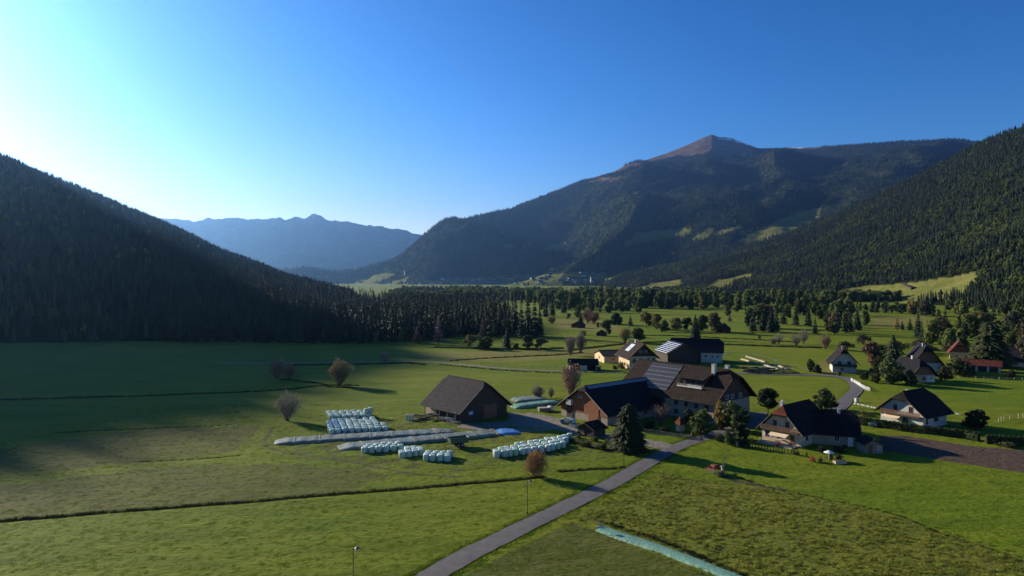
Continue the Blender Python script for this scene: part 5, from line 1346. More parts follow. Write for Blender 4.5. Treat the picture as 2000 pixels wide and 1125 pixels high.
# hay hut near the garden
b = House('woodshed', 'little brown roofed woodshed between the red barn and the big conifer', 'shed', (1160, 856), (1128, 849), 4.0, 1.9, 3.0, wall='wood_dark', roof='roof_brown', oe=.5, og=.4)
b.door('front', 1.6, 1.0, 1.6, 'wood_brown')

# ------------------------------------------------------------------ village far away
def slope_at(g, px, py):
    k = np.argmin(np.where((g['T'] >= 0) & (g['T'] <= 1), (g['px'] - px) ** 2 + (g['py'] - py) ** 2, 1e12))
    return g['X'].flat[k], g['Y'].flat[k], g['Z'].flat[k]
def small_house(k):
    m = MB(); L_, W_, e, r = 14, 10, 5.5, 9.5
    return (m.box(0, L_, 0, W_, -4, e), MB().add([(-1, -1, e - .3), (L_ + 1, -1, e - .3), (L_ + 1, W_ / 2, r), (-1, W_ / 2, r), (-1, W_ + 1, e - .3), (L_ + 1, W_ + 1, e - .3)], [(0, 1, 2, 3), (3, 2, 5, 4), (0, 3, 4), (1, 5, 2), (0, 4, 5, 1)]))
wallm, roofm = small_house(0)
VW = [wallm.mesh('wall', 'plaster_white'), MB().box(0, 18, 0, 12, -4, 9).mesh('wall', 'plaster_white')]; VR = roofm.mesh('roof', 'roof_brown')
def vhouse(px, py, g, sc, lab, grp):
    if g is None: x, y, _ = at(px, py); z = 0
    else: x, y, z = slope_at(g, px, py)
    t = thing('village_house', lab, 'house', (x, y, z), random.uniform(-.6, 1.2), grp); t.scale = (sc, sc, sc)
    link('wall', VW[0], t); link('roof', VR, t)
random.seed(99)
for i in range(95):
    q = i / 95; px = 700 + random.random() * 470 if i < 60 else random.gauss(1110, 38)
    py = random.uniform(542, 557) if px > 840 else random.uniform(550, 560)
    if px > 1060: py = random.uniform(534, 552)
    vhouse(px, py, main_mountain, random.uniform(1.0, 2.0), 'tiny white house of the far village at the foot of the mountain', 'houses of the far village')
for i in range(16):
    vhouse(random.uniform(1262, 1335), random.uniform(563, 568), right_slope, random.uniform(0.7, 1.0), 'white house of the nearer hamlet below the lit meadow', 'houses of the nearer hamlet')
for i in range(7):
    vhouse(random.uniform(1490, 1530), random.uniform(435, 442), right_slope, random.uniform(0.8, 1.1), 'small house of the hillside hamlet high among the forest', 'houses of the hillside hamlet')
for (px, py, lab) in ((1156, 552, 'white village church with pointed spire at the right of the far village'), (793, 537, 'little white church on the low slope left of the far village')):
    x, y, z = slope_at(main_mountain, px, py)
    t = thing('village_church', lab, 'church', (x, y, z), .4)
    MB().box(0, 22, 0, 11, -4, 11).build('nave', 'plaster_white', t); MB().box(-7, 0, 2, 9, -4, 28).build('tower', 'plaster_white', t)
    MB().add([(-7.5, 1.5, 28), (.5, 1.5, 28), (.5, 9.5, 28), (-7.5, 9.5, 28), (-3.5, 5.5, 46)], [(0, 1, 4), (1, 2, 4), (2, 3, 4), (3, 0, 4)]).build('spire', 'roof_slate', t)
    MB().add([(0, -1, 10.8), (22.5, -1, 10.8), (22.5, 5.5, 17), (0, 5.5, 17), (0, 12, 10.8), (22.5, 12, 10.8)], [(0, 1, 2, 3), (3, 2, 5, 4), (1, 5, 2)]).build('roof', 'roof_brown', t)
random.seed(5)

# ------------------------------------------------------------------ film-wrapped bales
def bale_mesh(seed):
    rnd = random.Random(seed); m = MB(); n = 20; r = 0.64; h = 1.22; prof = [(0.0, r * .93), (0.06, r), (h * .5, r * 1.015), (h - .10, r * 1.0), (h - .02, r * .93), (h, r * .82)]
    ph = rnd.uniform(0, 6); V = []
    for z, rr in prof:
        for i in range(n):
            a = 6.283 * i / n; q = rr * (1 + .018 * math.sin(3 * a + ph) + rnd.uniform(-.012, .012)); V.append((math.cos(a) * q, math.sin(a) * q, z))
    Fc = [(k * n + i, k * n + (i + 1) % n, (k + 1) * n + (i + 1) % n, (k + 1) * n + i) for k in range(len(prof) - 1) for i in range(n)]
    V.append((0.02, 0.01, h + .02)); c = len(V) - 1; Fc += [((len(prof) - 1) * n + i, (len(prof) - 1) * n + (i + 1) % n, c) for i in range(n)]
    return MB().add(V, Fc).mesh('wrapped_bale', 'film_bale', True)
BALES = [bale_mesh(i) for i in range(4)]
ORD = ['first', 'second', 'third', 'fourth', 'fifth', 'sixth', 'seventh', 'eighth', 'ninth', 'tenth', 'eleventh', 'twelfth', 'thirteenth', 'fourteenth', 'fifteenth']
def bale(x, y, z, col, label, grp):
    o = link('wrapped_bale', random.choice(BALES)); o.location = (x, y, z); o.rotation_euler = (0, 0, random.uniform(0, 6.28)); s = random.uniform(.95, 1.05); o.scale = (s, s, random.uniform(.94, 1.06))
    o.color = (*col, 1); tag(o, label, 'bale', grp)
def block(c0, c1, c2, nc, nr, cols, name, grp, skip=lambda i, j: False, jit=.12):
    """rows parallel to c0 -> c1, stepping back towards c2 (all photo pixels on the ground)"""
    a = Vector(at(*c0)); b_ = Vector(at(*c1)); c = Vector(at(*c2))
    for j in range(nr):
        for i in range(nc):
            if skip(i, j): continue
            p = a + (b_ - a) * (i / max(1, nc - 1)) + (c - a) * (j / max(1, nr - 1))
            bale(p.x + random.uniform(-jit, jit), p.y + random.uniform(-jit, jit), 0.0, cols(i, j), '%s bale from the left in the %s row of %s' % (ORD[i], ORD[j] if j else 'front', name), grp)
mint = (0.92, 1.05, .98); blue = (.62, .82, 1.08); pale = (1.12, 1.16, 1.14)
block((648, 848), (752, 842), (641, 829), 9, 7, lambda i, j: blue if i < 3 and random.random() < .8 else mint, 'the largest block', 'wrapped bales in the large block', lambda i, j: (i == 8 and j > 2) or (i == 0 and j == 6) or random.random() < .03)
block((648, 820), (722, 817), (642, 812), 7, 4, lambda i, j: mint, 'the small rear block', 'wrapped bales in the small rear block')
for k, (px, py) in enumerate([(716, 816), (724, 814)]):
    x, y, _ = at(px, py); bale(x, y, 1.24, mint, ('left' if k == 0 else 'right') + ' bale lying on top at the right end of the small rear block', 'wrapped bales in the small rear block')
block((712, 885), (782, 880), (722, 878), 6, 3, lambda i, j: mint, 'the left front cluster', 'wrapped bales left cluster', lambda i, j: i == 5 and j > 0)
block((786, 894), (822, 889), (783, 886), 4, 4, lambda i, j: mint, 'the middle front cluster', 'wrapped bales middle cluster', lambda i, j: (i == 0 and j > 1) or (i == 3 and j == 3))
block((832, 900), (873, 901), (838, 892), 4, 3, lambda i, j: mint, 'the short cluster near the trailer', 'wrapped bales right cluster')
# long curving group by the rust coloured bush: three staggered rows
GA = [(972, 893), (1005, 889), (1040, 884), (1075, 880), (1103, 873)]
for j in range(5):
    n = [12, 12, 12, 9, 5][j]
    for i in range(n):
        t = min(1, (i + (12 - n)) / 11.3); q = t * (len(GA) - 1); k = min(int(q), len(GA) - 2); f = q - k
        px = GA[k][0] * (1 - f) + GA[k + 1][0] * f; py = GA[k][1] * (1 - f) + GA[k + 1][1] * f - j * 4.2
        px += j * 3 - (6 if j % 2 else 0)
        x, y, _ = at(px, py)
        bale(x + random.uniform(-.15, .15), y + random.uniform(-.15, .15), 0, pale if random.random() < .6 else (mint if random.random() < .6 else (.75, 1.1, .85)), '%s bale from the left in the %s row of the long curving group' % (ORD[i], ORD[j] if j else 'front'), 'wrapped bales behind the rust brown bush')

# ------------------------------------------------------------------ silage heaps under sheets
def heap(name, label, pa, pb, w, h, mt, strap_every=6.0, seed=1, z0=0.0, wrink=.05):
    a = Vector(at(*pa)); b_ = Vector(at(*pb)); d = b_ - a; L_ = d.length; ang = math.atan2(d.y, d.x)
    t = thing(name, label, 'silage heap', tuple(a), ang)
    prof = [(-.5, 0), (-.48, .45), (-.44, .88), (-.30, 1.0), (0, 1.04), (.30, 1.0), (.44, .88), (.48, .45), (.5, 0)]
    nx = int(L_ / .45); V = []
    for i in range(nx + 1):
        x = L_ * i / nx; e = min(1, x / 3.0 + .08, (L_ - x) / 3.0 + .08)
        e = math.sin(e * math.pi / 2); sg = .04 * math.sin(x * 6.283 / 2.7 + seed)
        for j, (y, z) in enumerate(prof):
            V.append((x, y * w * (.8 + .2 * e) + random.uniform(-wrink, wrink), max(0.0, z * h * e + sg * z + random.uniform(-wrink, wrink) * (1 if z > 0 else 0)) - (0.25 if z == 0 else 0)))
    P = len(prof); Fc = [(i * P + j, (i + 1) * P + j, (i + 1) * P + j + 1, i * P + j + 1) for i in range(nx) for j in range(P - 1)]
    MB().add(V, Fc).build('cover_sheet', mt, t, False)
    k = strap_every * .8
    while k < L_ - 1:
        V = []
        for x in (k, k + .16):
            for y, z in prof: V.append((x + .08 * y, y * w * 1.02, z * h * 1.0 + .06 + (.03 if z > .5 else 0)))
        MB().add(V, [(j, P + j, P + j + 1, j + 1) for j in range(P - 1)]).build('strap', 'concrete', t)
        for q in (-.44, .40):
            sb = MB().box(k - .25, k + .45, q * w - .22, q * w + .22, h * .50, h * .50 + .28).build('sandbag', 'wood_pale', t)
        k += strap_every * random.uniform(.85, 1.15)
    return t
heap('silage_heap', 'longest sheeted silage heap, passing right in front of the large bale block', (536, 865), (888, 843), 5.0, 0.6, 'tarp_grey', 5.0, 1, wrink=.03)
heap('silage_heap', 'second sheeted silage heap, nearer, ending beside the barn yard', (660, 876), (975, 846), 5.0, 0.6, 'tarp_grey', 6.0, 2, wrink=.03)
heap('silage_heap', 'low heap end under bright blue and white sheeting', (965, 846), (1014, 843), 5.0, .55, 'tarp_blue', 30, 3)
x, y, _ = at(968, 843)
heap('silage_heap', 'greenish sheeted heap behind the hay barn, farther one', (1000, 784), (1068, 779), 6.0, .8, 'tarp_grey', 9, 4)
heap('silage_heap', 'pale greenish sheeted heap behind the hay barn, nearer one', (1000, 797), (1092, 786), 4.0, .8, 'tarp_teal', 9, 5)
# teal sheet over the strip in the right foreground
a = [(1172, 1033), (1215, 1048), (1270, 1066), (1330, 1088), (1390, 1112), (1450, 1136), (1560, 1185)]
ln = pix_line(a, 14); V = []
for i, (x, y) in enumerate(ln):
    q = ln[min(i + 1, len(ln) - 1)]; p = ln[max(i - 1, 0)]; dx, dy = q[0] - p[0], q[1] - p[1]; l = math.hypot(dx, dy); nx, ny = -dy / l, dx / l
    for k, (u, z) in enumerate([(-1.15, -.1), (-.95, .22), (-.5, .40), (0, .46), (.5, .42), (.95, .22), (1.2, -.1)]):
        V.append((x + nx * u + random.uniform(-.06, .06), y + ny * u + random.uniform(-.04, .04), z * .7 + random.uniform(-.02, .02)))
Fc = [(i * 7 + k, i * 7 + k + 1, i * 7 + k + 8, i * 7 + k + 7) for i in range(len(ln) - 1) for k in range(6)]
Fc.append(tuple(range(7)))
t = thing('sheeted_strip', 'long wrinkled pale teal sheet over a low bank in the right foreground', 'tarpaulin', (0, 0, 0))
MB().add(V, Fc).build('cover_sheet', 'tarp_teal', t, True)
x, y = ln[0]; m = MB()
for k in range(8): m.tube((x - .3 + random.uniform(-.3, .3), y + random.uniform(-.9, .9), 0), (x + random.uniform(-.2, .4), y + random.uniform(-.9, .9), .5), .09, .05, 5)
m.build('loose_folds', 'tarp_grey', t)

# ------------------------------------------------------------------ street lamps
def lamp(px, py, h, label):
    x, y, _ = at(px, py); t = thing('street_lamp', label, 'street lamp', (x, y, 0), 0, 'lamps along the lane')
    MB().tube((0, 0, -.1), (0, 0, h - .35), .055, .04, 8).build('pole', 'metal_dark', t)
    MB().tube((0, 0, 0), (0, 0, .35), .10, .09, 8).build('pole_foot', 'metal_dark', t)
    hd = MB().tube((0, 0, h - .45), (.45, 0, h - .25), .03, .03, 6).tube((.45, 0, h - .30), (.45, 0, h - .12), .30, .10, 10).build('lamp_head', 'metal_dark', t)
    MB().tube((.45, 0, h - .52), (.45, 0, h - .30), .13, .17, 10).build('lamp_glass', 'skylight', hd)
lamp(690, 1152, 5.0, 'nearest street lamp, cut by the bottom edge of the left meadow'); lamp(1030, 1004, 5.2, 'street lamp beside the lane near the rust brown bush'); lamp(1218.4, 912, 5.0, 'farthest street lamp, beside the lane before the big conifer')

# ------------------------------------------------------------------ trailer, car, machine, junk
x, y, _ = at(895, 872); t = thing('farm_trailer', 'dark green two wheeled farm trailer standing on the grass', 'trailer', (x, y, 0), .45)
MB().add([(-1.9, -.9, .9), (1.9, -.9, .9), (1.9, .9, .9), (-1.9, .9, .9), (-2.2, -1.15, 2.0), (2.2, -1.15, 2.0), (2.2, 1.15, 2.0), (-2.2, 1.15, 2.0), (-2.1, -1.05, 2.0), (2.1, -1.05, 2.0), (2.1, 1.05, 2.0), (-2.1, 1.05, 2.0), (-1.85, -.85, 1.0), (1.85, -.85, 1.0), (1.85, .85, 1.0), (-1.85, .85, 1.0)],
         [(3, 2, 1, 0), (0, 1, 5, 4), (1, 2, 6, 5), (2, 3, 7, 6), (3, 0, 4, 7), (4, 5, 9, 8), (5, 6, 10, 9), (6, 7, 11, 10), (7, 4, 8, 11), (8, 9, 13, 12), (9, 10, 14, 13), (10, 11, 15, 14), (11, 8, 12, 15), (12, 13, 14, 15)]).build('load_bed', 'trailer_green', t)
for sx in (-.3, .55):
    for sy in (-1, 1):
        w = MB().tube((sx, sy * .75, .42), (sx, sy * 1.0, .42), .42, .42, 16).build('wheel', 'rubber', t); MB().tube((sx, sy * .98, .42), (sx, sy * 1.02, .42), .2, .2, 10).build('rim', 'metal_grey', w)
MB().tube((-1.9, 0, .8), (-3.5, 0, .55), .07, .05, 6).tube((-2.9, 0, .6), (-2.9, 0, 0), .05, .05, 6).build('drawbar', 'metal_dark', t); MB().box(-1.9, 1.9, -.5, .5, .7, .9).build('chassis', 'metal_dark', t)

def car(px, py, rz, label):
    x, y, _ = at(px, py); t = thing('parked_car', label, 'car', (x, y, 0), rz)
    side = [(-2.1, .35), (-2.15, .75), (-1.95, .95), (-1.5, 1.02), (-1.05, 1.42), (.45, 1.46), (1.15, 1.02), (1.95, .86), (2.12, .6), (2.1, .35)]
    V = []; 
    for y_ in (-.84, .84):
        for a_, z in side: V.append((a_, y_ * (.84 if z > 1.2 else 1), z))
    n = len(side); MB().add(V, [tuple(range(n)), tuple(range(n, 2 * n))[::-1]] + [((i + 1) % n, i, n + i, n + (i + 1) % n) for i in range(n)]).build('body', 'car_paint', t, False)
    for sy in (-1, 1):
        MB().add([(-1.25, sy * .845, 1.02), (.9, sy * .845, 1.02), (.38, sy * .755, 1.38), (-.98, sy * .755, 1.38)], [(0, 1, 2, 3)] if sy < 0 else [(3, 2, 1, 0)]).build('side_window', 'glass', t)
        for sx in (-1.3, 1.3):
            w = MB().tube((sx, sy * .68, .32), (sx, sy * .88, .32), .32, .32, 16).build('wheel', 'rubber', t); MB().tube((sx, sy * .86, .32), (sx, sy * .90, .32), .18, .18, 10).build('rim', 'metal_grey', w)
    for xs_ in ([(.50, 1.45), (1.16, 1.04)], [(-1.08, 1.43), (-1.52, 1.04)]):
        (a_, za), (c_, zc) = xs_; MB().add([(a_, -.66, za + .01), (c_, -.76, zc + .01), (c_, .76, zc + .01), (a_, .66, za + .01)], [(0, 1, 2, 3)] if a_ > 0 else [(3, 2, 1, 0)]).build('windscreen', 'glass', t)
    for sy in (-.6, .6): MB().box(2.02, 2.13, sy - .14, sy + .14, .62, .76).build('headlight', 'skylight', t)
car(1716, 834, -.35, 'silver blue car parked on the grass below the long hedge')
car(1392, 717, -.1, 'small car parked in the shade behind the long barn') if False else None

x, y, _ = at(1400, 922); t = thing('farm_machine', 'rusty red old farm implement standing on grass beside the lane', 'farm machine', (x, y, 0), .5)
MB().box(-1.5, 1.2, -.08, .08, .75, .9).box(-1.5, -1.35, -1.0, 1.0, .7, .85).box(-.1, .05, -1.1, 1.1, .7, .85).box(-1.4, 0, -.6, -.5, .85, 1.2).box(-1.4, 0, .5, .6, .85, 1.2).build('frame', 'rust_red', t)
MB().box(-1.1, -.2, -.5, .5, .9, 1.45).build('hopper', 'rust_red', t)
for sx, sy, r in ((-1.4, -1.0, .42), (-1.4, 1.0, .42), (0, -1.1, .6), (0, 1.1, .6)):
    w = MB()
    for k in range(14):
        a1, a2 = 6.283 * k / 14, 6.283 * (k + 1) / 14; w.tube((sx + math.cos(a1) * r, sy, r + math.sin(a1) * r), (sx + math.cos(a2) * r, sy, r + math.sin(a2) * r), .04, .04, 4)
    for k in range(7): a1 = 6.283 * k / 7; w.tube((sx, sy, r), (sx + math.cos(a1) * r, sy, r + math.sin(a1) * r), .02, .02, 4)
    w.build('wheel', 'rust_red', t)
MB().tube((1.2, 0, .8), (2.4, 0, .4), .05, .04, 6).build('drawbar', 'rust_red', t)
for k in range(6): MB().tube((-1.5, -.9 + k * .36, .75), (-1.9, -.9 + k * .36, .05), .025, .015, 4).build('tine', 'metal_dark', t)
x, y, _ = at(1411, 928); t = thing('stone_post', 'short pale post with lantern stone beside the rusty machine', 'post', (x, y, 0), .2)
MB().box(-.16, .16, -.16, .16, 0, 1.3).build('shaft', 'concrete', t); MB().box(-.24, .24, -.24, .24, 1.3, 1.7).build('cap_stone', 'wood_grey', t)
# dead branch sticking up from the plant on the machine
x, y, _ = at(1414, 912); t = thing('dead_branch', 'pale forked dead branch sticking up beside the rusty machine', 'branch', (x, y, 0))
MB().tube((0, 0, 0), (.1, 0, 1.9), .07, .05, 5).tube((.1, 0, 1.5), (.9, .2, 2.7), .05, .02, 5).tube((.1, 0, 1.7), (-.4, 0, 2.8), .04, .02, 5).tube((.5, .1, 2.1), (1.2, 0, 2.3), .03, .015, 5).build('wood', 'wood_pale', t)

def pile(name, label, cat, px, py, n, lx, ly, hz, mt, rz=0, bw=(.12, 2.2), part='plank'):
    x, y, _ = at(px, py); t = thing(name, label, cat, (x, y, 0), rz)
    for k in range(n):
        l = bw[1] * random.uniform(.6, 1.1); w = bw[0] * random.uniform(.7, 1.4); z = hz * (k / n)
        M = Matrix.Translation((random.uniform(-lx, lx), random.uniform(-ly, ly), z)) @ Matrix.Rotation(random.uniform(-.35, .35), 4, 'Z') @ Matrix.Rotation(random.uniform(-.08, .08), 4, 'Y')
        MB().box(-l / 2, l / 2, -w / 2, w / 2, 0, w * .6, M).build(part, random.choice(mt) if isinstance(mt, list) else mt, t)
pile('plank_pile', 'untidy pile of pale boards leaning by the open side of the hay barn', 'planks', 872, 822, 22, 1.8, .7, .9, ['wood_pale', 'wood_grey', 'tarp_white'], -.5)
pile('plank_pile', 'smaller heap of pale boards and wrap near the corner of the hay barn', 'planks', 890, 826, 12, .9, .5, .5, ['wood_pale', 'tarp_white'], -.3, (.15, 1.4))
pile('scrap_heap', 'dark heap of old timber left of the hay barn', 'timber heap', 828, 818, 26, 3.0, .8, 1.2, ['wood_dark', 'wood_grey', 'wood_dark'], .1, (.25, 2.6))
for k, px in enumerate((795, 800.5, 806)):
    x, y, _ = at(px, 821); t = thing('concrete_block', ('left', 'middle', 'right')[k] + ' one of three pale upright blocks left of the hay barn', 'block', (x, y, 0), .1, 'pale blocks left of the hay barn')
    MB().box(-.24, .24, -.3, .3, 0, 1.3).build('slab', 'plaster_white', t); MB().box(-.3, .3, -.36, .36, 1.3, 1.38).build('cap_stone', 'concrete', t)
pile('log_stack', 'long dark stack of timber beside the track beyond the farmhouse roof', 'timber stack', 1500, 728, 60, 9, 1.4, 2.0, ['wood_dark', 'wood_grey'], -.05, (.35, 4.5), 'log')
for (pa, pb, lab) in [((1458, 697), (1495, 708), 'upper pale row of stacked boards in the meadow'), ((1512, 712), (1538, 722), 'upper pale row of boards nearest the dark timber stack'), ((1448, 702), (1480, 711), 'lower pale row of stacked boards in the meadow'), ((1488, 713), (1522, 722), 'lower pale row of boards nearest the dark timber stack'), ((1411, 692), (1424, 693), 'short pale stack beside the white end of the long barn')]:
    a = Vector(at(*pa)); c = Vector(at(*pb)); d = c - a; t = thing('board_row', lab, 'boards', tuple(a), math.atan2(d.y, d.x))
    n = max(3, int(d.length / 2.2))
    for k in range(n): MB().box(k * d.length / n, (k + .92) * d.length / n, -.4, .4, 0, random.uniform(.4, .6)).build('board_stack', random.choice(['wood_pale', 'concrete', 'wood_pale']), t)
for k, (px, py, lab) in enumerate([(1098, 828, 'white wrapped bale lying left in front of the red timber barn'), (1107, 826, 'white wrapped bale second from left before the red timber barn'), (1114, 829, 'white wrapped bale right before the red timber barn'), (1071, 801, 'whitish lumpy covered heap between the barns')]):
    x, y, _ = at(px, py); o = link('white_bale', BALES[k % 4]); o.location = (x, y, .62); o.rotation_euler = (R(90), 0, random.uniform(0, 3)); o.color = (1.4, 1.3, 1.3, 1); o.scale = (1, 1, 1.2); tag(o, lab, 'bale')
x, y, _ = at(1062, 803); t = thing('covered_crate', 'low brown covered crate between the barns', 'crate', (x, y, 0), .2); MB().box(-1.4, 1.4, -.8, .8, 0, .9).build('case', 'wood_grey', t); MB().box(-1.5, 1.5, -.9, .9, .9, 1.0).build('lid', 'wood_pale', t)
pile('scrap_heap', 'machine parts and boards before the red timber barn', 'scrap', 1140, 838, 26, 3.4, .8, .8, ['metal_grey', 'tarp_blue', 'wood_pale', 'wood_dark'], -.7, (.2, 1.6))
# garden furniture
x, y, _ = at(1526, 866); t = thing('garden_table', 'white garden table on the terrace of the front house', 'table', (x, y, .16), .5); MB().box(-.9, .9, -.45, .45, .7, .76).build('table_top', 'white_trim', t)
for sx in (-.8, .8):
    for sy in (-.38, .38): MB().box(sx - .03, sx + .03, sy - .03, sy + .03, 0, .7).build('leg', 'white_trim', t)
x, y, _ = at(1519, 872); t = thing('flower_pot', 'pot of pink flowers before the terrace of the front house', 'plant', (x, y, 0)); MB().tube((0, 0, 0), (0, 0, .5), .25, .35, 10).build('pot', 'wood_brown', t)
V, Fc = leaf_cards((0, 0, .85), 90, .5, .5, .4, .12, random.Random(3)); MB().add(V, Fc).build('blossom', 'flowers', t)
x, y, _ = at(1552, 870); t = thing('flower_pot', 'red and pink flower tub at the right of the terrace', 'plant', (x, y, 0)); MB().tube((0, 0, 0), (0, 0, .4), .3, .4, 10).build('pot', 'wood_brown', t)
V, Fc = leaf_cards((0, 0, .7), 120, .7, .5, .4, .12, random.Random(4)); MB().add(V, Fc).build('blossom', 'flowers', t)
x, y, _ = at(1619, 899); t = thing('white_parasol', 'flat pale round parasol in the garden corner', 'parasol', (x, y, 0)); MB().tube((0, 0, 0), (0, 0, 1.9), .04, .04, 6).build('pole', 'white_trim', t); MB().tube((0, 0, 1.5), (0, 0, 1.95), 1.0, .05, 12).build('canopy', 'white_trim', t)
x, y, _ = at(1640, 905); t = thing('planter_box', 'low pale wooden planter at the garden corner', 'planter', (x, y, 0), .1); MB().box(-1.1, 1.1, -.5, .5, 0, .5).build('box', 'wood_pale', t); MB().box(-1.0, 1.0, -.4, .4, .5, .56).build('earth', 'soil', t)
x, y, _ = at(1485, 868); t = thing('garden_lantern', 'white ball lamp on a post left of the front house', 'garden lamp', (x, y, 0)); MB().tube((0, 0, 0), (0, 0, 1.1), .04, .04, 6).build('pole', 'metal_dark', t); MB().tube((0, 0, 1.1), (0, 0, 1.45), .12, .17, 10).tube((0, 0, 1.45), (0, 0, 1.55), .17, .06, 10).build('globe', 'white_trim', t)
x, y, _ = at(1439, 872); t = thing('marker_stone', 'short pale upright stone at the garden edge', 'post', (x, y, 0)); MB().box(-.12, .12, -.1, .1, 0, .9).build('shaft', 'concrete', t); MB().box(-.15, .15, -.13, .13, .9, 1.0).build('cap_stone', 'concrete', t)
x, y, _ = at(1673, 785); t = thing('white_box', 'small white cube shaped box beside the curving road', 'box', (x, y, 0), .2); MB().box(-.45, .45, -.4, .4, 0, 1.0).build('case', 'plaster_white', t); MB().box(-.5, .5, -.45, .45, 1.0, 1.08).build('lid', 'concrete', t)

# ------------------------------------------------------------------ fences
def fence(name, label, pp, h, gap, mt, rails=(.5, .9), thick=.05, picket=False, cat='fence'):
    ln = [Vector(at(*p)) for p in pp]; t = thing(name, label, cat, tuple(ln[0])); o0 = ln[0]
    m = MB()
    pm = None; d0 = 0
    tot = sum((b_ - a).length for a, b_ in zip(ln, ln[1:])); k = 0.0; posts = []
    while k <= tot:
        r = k
        for a, b_ in zip(ln, ln[1:]):
            L_ = (b_ - a).length
            if r <= L_: posts.append(a + (b_ - a) * (r / L_)); break
            r -= L_
        k += gap * random.uniform(.9, 1.1)
    pmesh = MB().box(-thick, thick, -thick, thick, -.2, h).mesh('picket' if picket else 'post', mt)
    for p in posts[:280]:
        o = link('picket' if picket else 'post', pmesh, t, p - o0); o.rotation_euler = (random.uniform(-.04, .04), random.uniform(-.04, .04), random.uniform(0, 1)); o.scale = (1, 1, random.uniform(.9, 1.1))
    for z in rails:
        r = MB()
        for a, b_ in zip(posts, posts[1:]): r.tube(tuple(a - o0 + Vector((0, 0, h * z))), tuple(b_ - o0 + Vector((0, 0, h * z))), .02 if not picket else .04, .02 if not picket else .04, 4, cap=False)
        r.build('rail', mt, t)
    return t
fence('pasture_fence', 'post and wire fence along the pale track in the lit meadow', [(690, 704), (790, 703), (860, 705), (940, 713), (1020, 719), (1105, 722)], 1.15, 3.2, 'wood_grey', (.6, .95))
fence('pasture_fence', 'post and wire fence along the farther ditch towards the bare trees', [(850, 706), (900, 703), (980, 696), (1080, 691), (1138, 687)], 1.1, 4.0, 'wood_grey', (.6, .95))
fence('pasture_fence', 'post and wire fence from the long barn to the board rows', [(1412, 687), (1460, 692), (1500, 702), (1540, 716), (1600, 729)], 1.1, 3.5, 'wood_grey', (.6, .95))
fence('picket_fence', 'grey garden picket fence below the little shrine', [(1258, 846), (1290, 850), (1320, 855), (1350, 858), (1352, 848)], .95, .26, 'wood_grey', (.3, .8), .055, True)
fence('picket_fence', 'dark garden fence round the corner garden right of the junction', [(1392, 858), (1410, 864), (1440, 872), (1480, 876), (1530, 884), (1560, 888)], .9, .6, 'wood_dark', (.3, .8), .055, True)
fence('white_fence', 'white board fence beside the curving road', [(1662, 744), (1676, 752), (1688, 760), (1700, 764)], 1.1, .5, 'white_trim', (.3, .6, .9), .07, True)
fence('rail_fence', 'pale rail fence in front of the houses on the right', [(1840, 737), (1880, 739), (1920, 741), (1960, 742), (2000, 743)], 1.0, 2.4, 'wood_pale', (.45, .9))
fence('rail_fence', 'pale rail fence at the right edge below the dark tree', [(1950, 824), (1975, 818), (2010, 815)], 1.1, 1.6, 'wood_pale', (.45, .9))
fence('low_kerb_wall', 'low white kerb beside the lane towards the balcony chalet', [(1668, 789), (1700, 796), (1712, 798)], .35, .5, 'white_trim', (.3, .8), .12, True, 'edging')
fence('low_kerb_wall', 'low white edging right of the balcony chalet', [(1848, 805), (1872, 810), (1880, 811)], .35, .5, 'white_trim', (.3, .8), .12, True, 'edging')
for px, py, h, lab in ((1275, 872, 1.6, 'dark short pole beside the gravel farm road'), (1228, 878, 1.3, 'white forked post before the big conifer'), (1634, 768, 7.0, 'thin grey pole in the meadow left of the curving road'), (1117, 853, 1.4, 'pale short post right of the barn yard')):
    x, y, _ = at(px, py); t = thing('wooden_pole', lab, 'pole', (x, y, 0)); MB().tube((0, 0, -.1), (0, 0, h), .06, .045, 6).build('shaft', 'white_trim' if 'white' in lab else 'wood_grey', t); MB().tube((0, 0, h), (0, 0, h + .06), .08, .05, 6).build('cap', 'metal_dark', t)

# ------------------------------------------------------------------ hedge
def hedge(label, pp, w, h):
    ln = [Vector(at(*p)) for p in pp]; t = thing('hedge', label, 'hedge', tuple(ln[0])); rnd = random.Random(9); m = MB(); core = MB()
    for a, b_ in zip(ln, ln[1:]):
        d = b_ - a; L_ = d.length; u = d / L_; nn = Vector((-u.y, u.x, 0)); a0 = a - ln[0]
        for k in range(int(L_ * 42)):
            s_ = rnd.uniform(0, L_); q = rnd.random()
            if q < .45: p = a0 + u * s_ + nn * (w / 2) * rnd.choice((-1, 1)) + Vector((0, 0, rnd.uniform(0, h)))
            else: p = a0 + u * s_ + nn * rnd.uniform(-w / 2, w / 2) + Vector((0, 0, h + rnd.uniform(-.05, .12)))
            V, Fc = leaf_cards(p, 1, .08, .08, .08, .22, rnd); m.add(V, Fc)
        M = Matrix.Translation(a0) @ Matrix.Rotation(math.atan2(u.y, u.x), 4, 'Z'); core.box(0, L_, -w / 2 + .1, w / 2 - .1, -.1, h - .08, M)
    m.build('foliage', 'hedge_leaves', t); core.build('core', 'hedge_leaves', t)
hedge('long clipped dark hedge in front of the balcony chalet', [(1672, 828), (1740, 838), (1810, 848), (1880, 856), (1912, 862)], 1.5, 1.7)
hedge('low clipped hedge behind the parked car and front house', [(1600, 815), (1640, 818), (1672, 824)], 1.2, 1.4)
hedge('clipped hedge at the right edge behind the ploughed field', [(1925, 866), (1990, 870), (2060, 876)], 1.5, 1.7)

